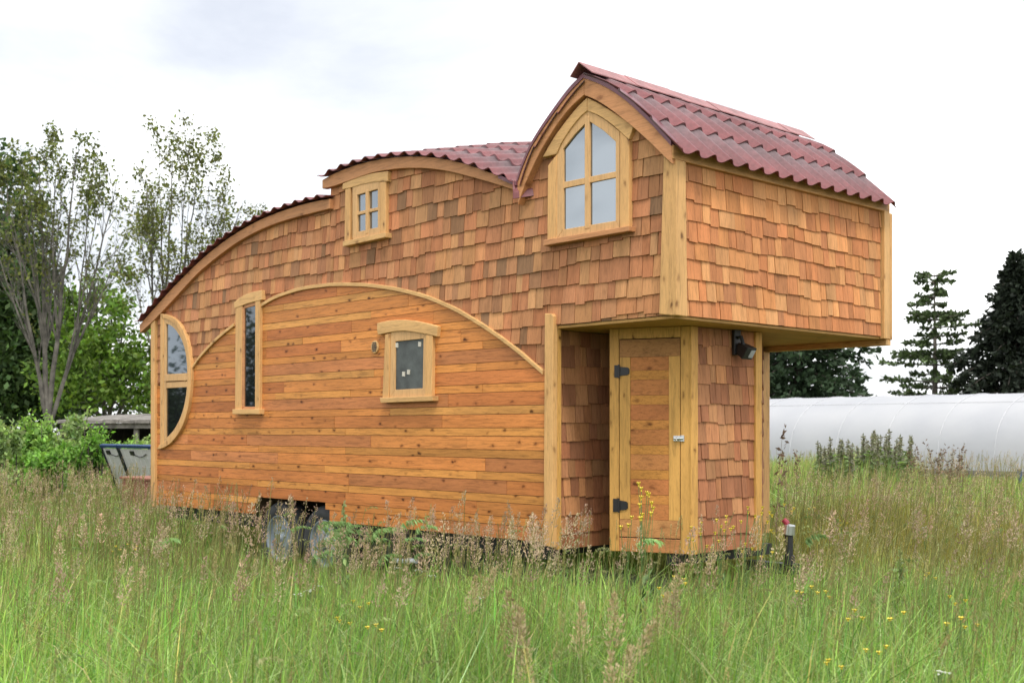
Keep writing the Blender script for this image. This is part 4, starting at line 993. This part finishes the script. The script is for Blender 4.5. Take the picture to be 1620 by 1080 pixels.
# ================================================================== HEDGE SHRUBS
def shrub(px, Z, wdt, h, col, seed, label, n=5200, ls=.11):
    rng = np.random.default_rng(seed); b = at(px, Z); t = thing('shrub', label, 'shrub', b, group='leafy shrubs along the left field edge')
    cs = []; rr = []
    for k in range(16):
        f = rng.uniform(.12, 1); s = (1-f*.35)
        cs.append((b.x+rng.normal(0, .42)*wdt*s, b.y+rng.normal(0, .42)*wdt*s, h*f*.86)); q = rng.uniform(.2, .42); rr.append((q*wdt*.55, q*wdt*.55, q*h*.42))
    P = blobs(n, cs, rr, rng); P[:, 2] = np.abs(P[:, 2])
    v, q, c = leaf_quads(P, ls, col, .3, .1, .6, rng=rng)
    # upright leafy shoots
    ns = 46; vs = [v]; cc = [c]; mb = MB()
    for k in range(ns):
        i = rng.integers(0, len(cs)); p0 = np.array(cs[i])+np.array([rng.normal(0, .25)*wdt*.5, rng.normal(0, .25)*wdt*.5, 0]); top = p0+np.array([rng.normal(0, .1), rng.normal(0, .1), rng.uniform(.25, .6)*h*.5])
        mb.tube([(p0[0], p0[1], max(0, p0[2]-.8)), tuple(p0), tuple(top)], [.012, .009, .004], 4, cap=False)
        u = rng.random((26, 1)); Q = p0*(1-u)+top*u+rng.normal(0, .035, (26, 3)); a, _, c2 = leaf_quads(Q, ls*.8, np.array(col)*np.array([1.1, 1.1, 1.0]), .25, -.1, .5, rng=rng); vs.append(a); cc.append(c2)
    V = np.concatenate(vs); npmesh('foliage', V, np.arange(len(V)).reshape(-1, 4), np.concatenate(cc), M['leaf'], t)
    mb.build('stem', M['bark_dark'], t, fix=False)
G1, G2, G3 = (.19, .32, .075), (.24, .33, .13), (.15, .29, .055)
shrub(-20, 21, 1.0, 1.85, G2, 41, 'tall grey green shrub cut off by the left edge')
shrub(40, 22.5, 1.05, 1.92, G1, 42, 'bright leafy shrub below the forked maple trunk')
shrub(96, 24, 1.0, 1.80, G2, 43, 'pale tipped shrub at the left end of the shed roof')
shrub(142, 22, .8, 1.42, G3, 44, 'low deep green shrub left of the solar panels')
shrub(196, 26, .8, 1.34, G1, 45, 'shrub in front of the dark shed, behind the solar panels')
shrub(70, 19.5, .7, 1.15, G3, 46, 'small leafy shrub at the front of the hedge')
shrub(236, 27.5, .6, 1.25, G2, 47, 'yellowish shrub under the shed roof beside the house')

# ================================================================== MEADOW
def in_view(n, z0, z1, rng, margin=.06):
    """random ground points in the wedge the picture shows, between two depths"""
    Z = np.sqrt(rng.uniform(z0**2, z1**2, n)); u = rng.uniform(-.433-margin, .433+margin, n)
    return np.stack([CAM.x+Z*(FW.x+u*RT.x), CAM.y+Z*(FW.y+u*RT.y)], 1), Z, u*FPX+CX
def under_house(P, m=.05): return (P[:, 0] > -6.35+m) & (P[:, 0] < 1.0-m) & (P[:, 1] > .0+m) & (P[:, 1] < 2.9-m)
def patch(P, a, b, s): return .5+.25*np.sin(P[:, 0]*a+s)+.25*np.sin(P[:, 1]*b+P[:, 0]*.4+s*2.1)
GA, GB, GC, GD = np.array((.19, .30, .055)), np.array((.26, .34, .11)), np.array((.36, .31, .13)), np.array((.12, .235, .05))
def dry_field(P):
    """brownish drifts, strongest in the golden patch to the right of the house"""
    c = at(1440, 12.5); d = np.hypot(P[:, 0]-c.x, P[:, 1]-c.y); return np.exp(-(d/3.0)**2)
def blades(n, z0, z1, hmin, hmax, wid, seed, lean=.28, dens=None, pale=0):
    rng = np.random.default_rng(seed); P, Z, px = in_view(n, z0, z1, rng); keep = ~under_house(P, .0) | (rng.random(n) < .02)
    if dens is not None: keep &= rng.random(n) < dens(P, px)
    P = P[keep]; px = px[keep]; n = len(P)
    P = P+rng.normal(0, .03, (n, 2))
    pt = patch(P, 1.3, 1.7, 1.0); pt2 = patch(P, .45, .6, 4.0)
    low = 1-.42*np.exp(-((P[:, 1]+1.0)/1.45)**4)*((P[:, 0] > -4.9) & (P[:, 0] < -.3))-.10*np.exp(-((np.hypot(P[:, 0]-CAM.x, P[:, 1]-CAM.y)-8.0)/1.2)**4)*((px > 560) & (px < 1180))
    dcam = np.hypot(P[:, 0]-CAM.x, P[:, 1]-CAM.y); low = low+(.42*np.exp(-((px-1370)/110)**2)+.22*patch(P, .9, 1.1, 2.0))*np.clip((dcam-11)/4, 0, 1)*(px > 1215)
    h = rng.uniform(hmin, hmax, n)*(.8+.4*pt2)*low
    Zd = (P[:, 0]-CAM.x)*FW.x+(P[:, 1]-CAM.y)*FW.y
    h = np.where((px > 385) & (px < 880) & (Zd > 6.5) & (P[:, 1] < .3), np.minimum(h, np.maximum(.12, (1.5-.104*Zd)*rng.uniform(.75, 1.40, n))), h)
    h = np.where((px > 1445) & (Zd > 16), np.minimum(h, np.maximum(.16, (1.5-.0400*Zd)*rng.uniform(.7, 1.15, n))), h); a = rng.uniform(0, 2*np.pi, n); ln = np.abs(rng.normal(0, lean, n))*h
    wind = np.stack([RT.x*np.ones(n), RT.y*np.ones(n)], 1)
    D = np.stack([np.cos(a), np.sin(a)], 1)*ln[:, None]+wind*(.07*h)[:, None]
    fa = rng.uniform(0, np.pi, n); sv = np.stack([np.cos(fa), np.sin(fa), np.zeros(n)], 1)*(wid*rng.uniform(.55, 1.3, n))[:, None]*.5
    T = np.array([0, .36, .72, 1.0]); Wd = np.array([.8, 1.0, .62, .06]); droop = rng.uniform(0, .35, n)*(ln/h > .25)
    V = np.zeros((n, 4, 2, 3)); C3 = np.zeros((n, 4, 2, 3))
    mixa = rng.random((n, 1)); base = GA*(1-mixa)+GB*mixa
    sel = rng.random(n); base = np.where((sel < .22)[:, None], GD, base); dry = np.clip(dry_field(P)*1.1+.10*(pt > .7)+.38*np.clip((np.hypot(P[:, 0]-CAM.x, P[:, 1]-CAM.y)-9.5)/3, 0, 1)*(px > 1200)*(.4+pt2)+.22*np.clip((np.hypot(P[:, 0]-CAM.x, P[:, 1]-CAM.y)-8)/3, 0, 1)*(px < 480), 0, .9)
    base = np.where((rng.random(n) < .10+.72*dry)[:, None], GC*rng.uniform(.65, 1.15, (n, 1)), base)
    gf = np.clip(dry_field(P)*1.5-.3, 0, .85)[:, None]; base = base*(1-gf)+np.array((.21, .165, .04))*gf
    if pale: base = np.array((.30, .36, .19))*(1-mixa)+np.array((.34, .33, .17))*mixa
    base = base*np.array([.97, 1.10, 1.04])
    base = base*np.exp(rng.normal(0, .30, (n, 1)))*(.80+.40*pt[:, None])*(1+rng.normal(0, .07, (n, 3)))
    for k in range(4):
        f = T[k]; c = np.concatenate([P+D*(f**1.8), (h*(f-droop*f**4))[:, None]], 1)
        V[:, k, 0] = c-sv*Wd[k]; V[:, k, 1] = c+sv*Wd[k]
        C3[:, k] = (base*np.array([1+.12*f, 1+.05*f, 1]))[:, None]
    i = np.arange(n)[:, None]*8; q = np.stack([np.concatenate([i+2*k, i+2*k+1, i+2*k+3, i+2*k+2], 1) for k in range(3)], 1).reshape(-1, 4)
    return V.reshape(-1, 3), q, C3.reshape(-1, 3)
def join(parts):
    o = 0; v, q, c = [], [], []
    for a, b, d in parts: v.append(a); q.append(b+o); c.append(d); o += len(a)
    return np.concatenate(v), np.concatenate(q), np.concatenate(c)
parts = [blades(50000, 2.6, 8.6, .28, .66, .0056, 1, .68), blades(9000, 2.6, 9.0, .46, .78, .010, 2, .5), blades(66000, 8.4, 15, .32, .66, .008, 3, .38), blades(52000, 15, 27, .34, .70, .013, 4), blades(30000, 27, 48, .34, .66, .026, 5),
         blades(26000, 2.6, 9, .10, .30, .009, 6, .5), blades(4200, 2.8, 9.5, .14, .42, .015, 9, .75), blades(9000, 3, 9.5, .46, .74, .0042, 7, 1.1, pale=1), blades(9000, 9, 17, .5, .76, .006, 8, .8, pale=1)]
tag(npmesh('meadow_grass', *join(parts), M['grass']), 'tall green meadow grass around the house', 'grass', kind='stuff')

# --- flowering grasses: three kinds of seed head on thin stalks
def head(kind, rng):
    """local quads: a thin stalk along +z (0..1 = base..tip) and the spikelets of the head"""
    V, C3 = [], []
    def q(p, d, l, w, c):
        d = d/np.linalg.norm(d); s = np.cross(d, rng.normal(size=3)); s /= np.linalg.norm(s); V.extend([p, p+d*l*.5+s*w, p+d*l, p+d*l*.5-s*w]); C3.extend([c]*4)
    return V, C3, q
def heads(n, z0, z1, kind, seed, hmin, hmax, size, dens=None, colf=None, per=46):
    rng = np.random.default_rng(seed); P, Z, px = in_view(n, z0, z1, rng); keep = ~under_house(P, -.05)
    if dens is not None: keep &= rng.random(n) < dens(P, px, Z)
    P = P[keep]; n = len(P); h = rng.uniform(hmin, hmax, n)
    lean = rng.normal(0, .10, (n, 2))+np.array([RT.x, RT.y])*.07
    top = np.concatenate([P+lean*h[:, None], h[:, None]], 1); b = np.concatenate([P, np.zeros((n, 1))], 1)
    ax = unit(np.concatenate([lean*1.6, np.ones((n, 1))], 1))
    sz = size*rng.uniform(.7, 1.3, n)
    # stalk as two crossed slivers
    wv = .0016 if z1 < 12 else .003
    Vs, Cs = [], []
    stc = np.array((.20, .20, .075))*np.exp(rng.normal(0, .2, (n, 1)))
    for s in (np.array([RT.x, RT.y, 0]), np.array([-RT.y, RT.x, 0])):
        mid = (b+top)/2-np.concatenate([lean*h[:, None]*.15, np.zeros((n, 1))], 1)
        for p0, p1 in ((b, mid), (mid, top+ax*sz[:, None]*(.9 if kind != 'brome' else .1))):
            Vs.append(np.stack([p0-s*wv, p0+s*wv, p1+s*wv*.7, p1-s*wv*.7], 1)); Cs.append(np.repeat(stc[:, None], 4, 1))
    # spikelets
    u = rng.random((n, per)); ang = rng.uniform(0, 2*np.pi, (n, per))
    rad = np.stack([np.cos(ang), np.sin(ang), np.zeros_like(ang)], -1)
    if kind == 'plume':
        wd = (.26*(1-u)**.8*np.clip(u*5+.25, 0, 1))*rng.uniform(.15, 1, (n, per))
        pos = top[:, None]+ax[:, None]*(u*sz[:, None])[..., None]+rad*(wd*sz[:, None])[..., None]; d = unit(ax[:, None]*.9+rad*.6+rng.normal(0, .25, (n, per, 3))); l = .085; w_ = .017
    elif kind == 'spike':
        pos = top[:, None]+ax[:, None]*(u*sz[:, None])[..., None]+rad*(.035*sz[:, None]*np.sin(np.pi*np.clip(u*.9+.08, 0, 1))**.5)[..., None]; d = unit(ax[:, None]+rad*.35+rng.normal(0, .12, (n, per, 3))); l = .10; w_ = .02
    else:                                             # nodding panicle, all to one side
        sidev = unit(np.concatenate([rng.normal(0, .4, (n, 2))+np.array([RT.x, RT.y]), np.zeros((n, 1))], 1))
        t = u[..., None]; arc = ax[:, None]*t*.55+sidev[:, None]*(t**1.6)*.55-np.array([0, 0, .38])*(t**2.2)
        pos = top[:, None]+arc*sz[:, None, None]+rad*(.035*sz[:, None])[..., None]; d = unit(sidev[:, None]*.6+np.array([0, 0, -.75])+rng.normal(0, .25, (n, per, 3))); l = .17; w_ = .022
    ll = (sz[:, None]*l*rng.uniform(.7, 1.4, (n, per)))[..., None]; sv = unit(np.cross(d, rng.normal(size=(n, per, 3))))*(sz[:, None]*w_)[..., None]
    Vh = np.stack([pos, pos+d*ll*.5+sv, pos+d*ll, pos+d*ll*.5-sv], 2).reshape(-1, 4, 3)
    hc = colf(rng, n)[:, None]*np.exp(rng.normal(0, .16, (n, per, 1))); Ch = np.repeat(hc.reshape(-1, 1, 3), 4, 1)
    V = np.concatenate(Vs+[Vh]).reshape(-1, 3); Cc = np.concatenate(Cs+[Ch]).reshape(-1, 3)
    return V, np.arange(len(V)).reshape(-1, 4), Cc
def pinks(r, n): m = r.random((n, 1)); return (np.array((.40, .26, .215))*m+np.array((.44, .36, .25))*(1-m))*np.exp(r.normal(0, .18, (n, 1)))
def straw(r, n): m = r.random((n, 1)); return (np.array((.36, .29, .15))*m+np.array((.24, .23, .09))*(1-m))*np.exp(r.normal(0, .15, (n, 1)))
def greens(r, n): m = r.random((n, 1)); return (np.array((.19, .28, .09))*m+np.array((.27, .27, .13))*(1-m))*np.exp(r.normal(0, .15, (n, 1)))
wheel_gap = lambda px, Z: 1-.45*((px > 395) & (px < 575) & (Z > 7.6) & (Z < 13))
near_house = lambda P, px, Z: np.clip(.22+.78*np.exp(-((Z-8.2)/1.3)**2)*np.exp(-((px-720)/150)**2), 0, 1)*wheel_gap(px, Z)
left_drift = lambda P, px, Z: np.clip(.25+.75*(px < 480)+.5*(px > 1230), 0, 1)*wheel_gap(px, Z)
parts = [heads(900, 5.6, 9.2, 'plume', 51, .58, .86, .17, near_house, pinks, 90), heads(1500, 9, 16, 'plume', 52, .58, .84, .17, left_drift, pinks, 46), heads(2600, 14, 30, 'plume', 53, .55, .84, .20, left_drift, pinks, 30),
         heads(110, 4.2, 6.2, 'plume', 54, .42, .64, .22, lambda P, px, Z: np.exp(-((px-880)/130)**2), lambda r, n: np.array((.42, .34, .21))*np.exp(r.normal(0, .1, (n, 1))), 260)]
tag(npmesh('plume_grass', *join(parts), M['seed']), 'pinkish beige feathery grass heads standing above the meadow', 'grass', kind='stuff')
parts = [heads(600, 4.2, 9.2, 'spike', 61, .50, .84, .10, lambda P, px, Z: wheel_gap(px, Z), straw, 46), heads(1100, 9, 18, 'spike', 62, .58, .92, .12, left_drift, straw, 30), heads(1500, 16, 30, 'spike', 63, .55, .9, .15, None, straw, 20)]
tag(npmesh('spike_grass', *join(parts), M['seed']), 'straw coloured narrow grass spikes on stiff stalks', 'grass', kind='stuff')
parts = [heads(170, 4.0, 9.0, 'brome', 71, .48, .76, .12, None, greens, 26), heads(500, 8.5, 15, 'brome', 72, .55, .82, .14, lambda P, px, Z: wheel_gap(px, Z), greens, 26), heads(150, 6.8, 9.0, 'brome', 73, .62, .86, .24, lambda P, px, Z: ((px > 450) & (px < 640)).astype(float)*.9+.03, lambda r, n: np.tile(np.array([[.22, .34, .13]]), (n, 1))*np.exp(r.normal(0, .15, (n, 1))), 60)]
tag(npmesh('nodding_grass', *join(parts), M['seed']), 'pale green nodding grass panicles among the blades', 'grass', kind='stuff')

# --- yellow flowers: single plants
petal = plain('yellow_petal', (.72, .55, .05), .5, noise=.15, scale=40); stemg = plain('green_stem', (.10, .17, .04), .6, noise=.2); whitep = plain('white_petal', (.74, .74, .68), .6, noise=.1, scale=40)
def flower_proto(name, mat, nfl, h, spread, rad, flat, seed, label, group, tilt=.28):
    r = random.Random(seed); root = thing(name, label, 'wildflower', (0, 0, 0), group=group)
    st = MB(); heads_ = []; top = Vector((r.uniform(-.05, .05), r.uniform(-.05, .05), h)); fork = top*.62
    st.tube([(0, 0, 0), tuple(fork*.5+Vector((.01, 0, 0))), tuple(fork)], [.004, .0035, .003], 5)
    for k in range(nfl):
        a = k*6.283/nfl+r.uniform(-.4, .4); e = top+Vector((math.cos(a)*spread*r.uniform(.4, 1), math.sin(a)*spread*r.uniform(.4, 1), -r.uniform(0, flat)))
        st.tube([tuple(fork), tuple(fork.lerp(e, .5)+Vector((0, 0, -.02))), tuple(e)], [.0025, .002, .0018], 4); heads_.append(e)
    for k in range(7):
        z = h*r.uniform(.08, .6); a = r.uniform(0, 6.28); d = Vector((math.cos(a), math.sin(a), .5)); s = Vector((-d.y, d.x, 0))*.009; b = Vector((0, 0, z))+top*.0
        st.poly([b, b+d*.05+s, b+d*.11, b+d*.05-s])
    st.build('stem', stemg, root, world=False, fix=False)
    for e in heads_:
        f = MB(); n = 6
        for k in range(n):
            a = k*6.283/n; d = Vector((math.cos(a), math.sin(a), tilt)); s = Vector((-math.sin(a), math.cos(a), 0))
            f.poly([e+Vector((0, 0, -.002)), e+d*rad*.6-s*rad*.42, e+d*rad, e+d*rad*.6+s*rad*.42])
        f.tube([e+Vector((0, 0, -.004)), e+Vector((0, 0, .005))], rad*.3, 6); f.build('flower', mat, root, world=False, fix=False)
    return root
def scatter(proto, spots, seed):
    r = random.Random(seed); first = True; kids = list(proto.children)
    for (px, py, Z) in spots:
        z = hz(py, Z); p = at(px, Z)
        if first: o = proto
        else:
            o = proto.copy(); COL.objects.link(o)
            for ch in kids:
                c = ch.copy(); COL.objects.link(c); c.parent = o
        o.location = p; o.rotation_euler = (r.uniform(-.1, .1), r.uniform(-.1, .1), r.uniform(0, 6.28)); s = max(.3, min(1.75, z/.72)); o.scale = (1, 1, s); first = False
r = random.Random(3)
sp = [(1185, 808, 8.0), (1150, 812, 8.1), (1137, 830, 8.0), (1172, 822, 7.9), (1166, 799, 8.2), (1126, 823, 8.1), (1112, 842, 7.9), (1204, 800, 8.3), (1152, 853, 7.8), (1180, 858, 7.7), (1240, 795, 9.5), (1232, 836, 8.3), (1280, 800, 12), (1340, 822, 11), (1352, 826, 11), (1580, 770, 17), (1592, 776, 17), (1540, 788, 15), (1528, 792, 15), (1445, 800, 14), (1580, 830, 12), (1572, 836, 12), (1290, 925, 6.3), (1283, 930, 6.3), (1340, 962, 5.6), (1520, 942, 6.2), (1508, 975, 5.6), (1516, 972, 5.6), (1435, 965, 5.7), (1400, 1020, 4.8), (1330, 1043, 4.6), (1045, 928, 6.6), (1062, 908, 7.0), (550, 975, 5.6), (186, 862, 9.5), (195, 858, 9.6), (572, 948, 6.4), (1010, 790, 6.9), (1004, 772, 6.9), (1018, 758, 7.0), (1028, 800, 6.8), (985, 812, 7.0), (1215, 870, 7.7), (1160, 770, 14), (598, 985, 5.4), (1470, 905, 7.5)]
scatter(flower_proto('wildflower', petal, 3, .72, .05, .015, .06, 5, 'small yellow flowers on a thin branching stem in the grass', 'yellow wildflowers in the meadow', .9), sp, 8)
sw = [(632, 893, 8.4), (645, 896, 8.3), (668, 905, 8.0), (468, 932, 7.3), (490, 930, 7.3), (508, 922, 7.5), (500, 928, 7.4), (92, 772, 17), (100, 785, 16), (120, 776, 17), (128, 790, 16), (110, 765, 18), (140, 762, 18), (170, 790, 16), (132, 800, 15), (180, 800, 15), (125, 762, 19), (68, 780, 17), (1466, 830, 11), (1485, 1054, 4.7), (750, 940, 7.0)]
scatter(flower_proto('wildflower', whitep, 6, .70, .032, .008, .02, 9, 'white flat topped flower cluster in the grass', 'white wildflowers in the meadow', .5), sw, 9)

# --- tall weeds in front of the greenhouse
def weed_proto(seed, label, group, col, tipc, h):
    rng = np.random.default_rng(seed); t = thing('weed_plant', label, 'weed', (0, 0, 0), group=group); mb = MB()
    mb.tube([(0, 0, 0), (.02, .0, h*.5), (.03, .02, h)], [.009, .007, .003], 5); 
    u = rng.random(100)**.8; P = np.stack([.03*u+rng.normal(0, .05, 100)*(1.1-u), rng.normal(0, .05, 100)*(1.1-u), u*h*.82], 1); v, q, c = leaf_quads(P, .13, col, .25, .1, .35, rng=rng)
    mb.build('stem', stemg, t, world=False, fix=False); npmesh('foliage', v, q, c, M['leaf'], t, world=False)
    u = rng.random(130); P = np.stack([.03+rng.normal(0, .018, 130)*(1.1-u), .02+rng.normal(0, .018, 130)*(1.1-u), h*(.72+.30*u)], 1); v, q, c = leaf_quads(P, .045, tipc, .25, -.4, .5, rng=rng)
    npmesh('flower_spike', v, q, c, M['seed'], t, world=False); return t
r = random.Random(17)
sp = []
for k in range(44):
    px = r.choice([r.uniform(1300, 1345), r.uniform(1345, 1430), r.uniform(1375, 1432)]); Z = r.uniform(18, 21); top = 684+abs(px-1395)*.12+r.uniform(0, 24); sp.append((px, top, Z))
pr = weed_proto(5, 'tall leafy weed with a dark upright spike, in the clump before the greenhouse', 'spiky weeds before the greenhouse', (.15, .20, .08), (.23, .22, .17), 1.3)
def scat2(pr, sp, h0):
    rr = random.Random(2); kids = list(pr.children)
    for i, (px, py, Z) in enumerate(sp):
        if i: 
            o = pr.copy(); COL.objects.link(o)
            for ch in kids: c = ch.copy(); COL.objects.link(c); c.parent = o
        else: o = pr
        o.location = at(px, Z); s = hz(py, Z)/h0; o.scale = (1, 1, s); o.rotation_euler = (rr.uniform(-.06, .06), rr.uniform(-.06, .06), rr.uniform(0, 6.28))
scat2(pr, sp, 1.3)
for (px, py, Z, sd_, lab) in ((1420, 872, 8.6, 12, 'leafy weed in the golden grass at the right'), (540, 800, 8.2, 13, 'tall green weed in front of the trailer wheels')):
    q = weed_proto(sd_, lab, None, (.20, .27, .11), (.28, .32, .15), 1.0); q.location = at(px, Z); q.scale = (.5, .5, hz(py, Z))
sp = [(r.uniform(1430, 1530), r.uniform(700, 745), r.uniform(15, 19)) for _ in range(22)]+[(1262, 722, 15), (1270, 718, 16), (1250, 735, 14), (1228, 690, 9.6)]
def sprig_proto():
    rng = np.random.default_rng(3); t = thing('grass_stalk', 'thin dark brown grass stalk with a few loose spikelets against the greenhouse', 'grass stalk', (0, 0, 0), group='dark stalks before the greenhouse'); mb = MB(); h = 1.2
    pts = [Vector((.10*f**2.2, .02*f, h*f)) for f in np.linspace(0, 1, 7)]; mb.tube(pts, [.004*(1-.6*f) for f in np.linspace(0, 1, 7)], 4); mb.build('stem', plain('dry_stem', (.14, .10, .06), .8), t, world=False, fix=False)
    P = []
    for f in np.linspace(.6, 1, 9):
        p = np.array([.10*f**2.2, .02*f, h*f]); P.append(p+rng.normal(0, .02, (5, 3))+np.array([.02, 0, .02]))
    P = np.concatenate(P); v, q, c = leaf_quads(P, .055, (.17, .12, .085), .25, -.7, .3, rng=rng); npmesh('spikelet', v, q, c, M['seed'], t, world=False); return t
scat2(sprig_proto(), sp, 1.2)
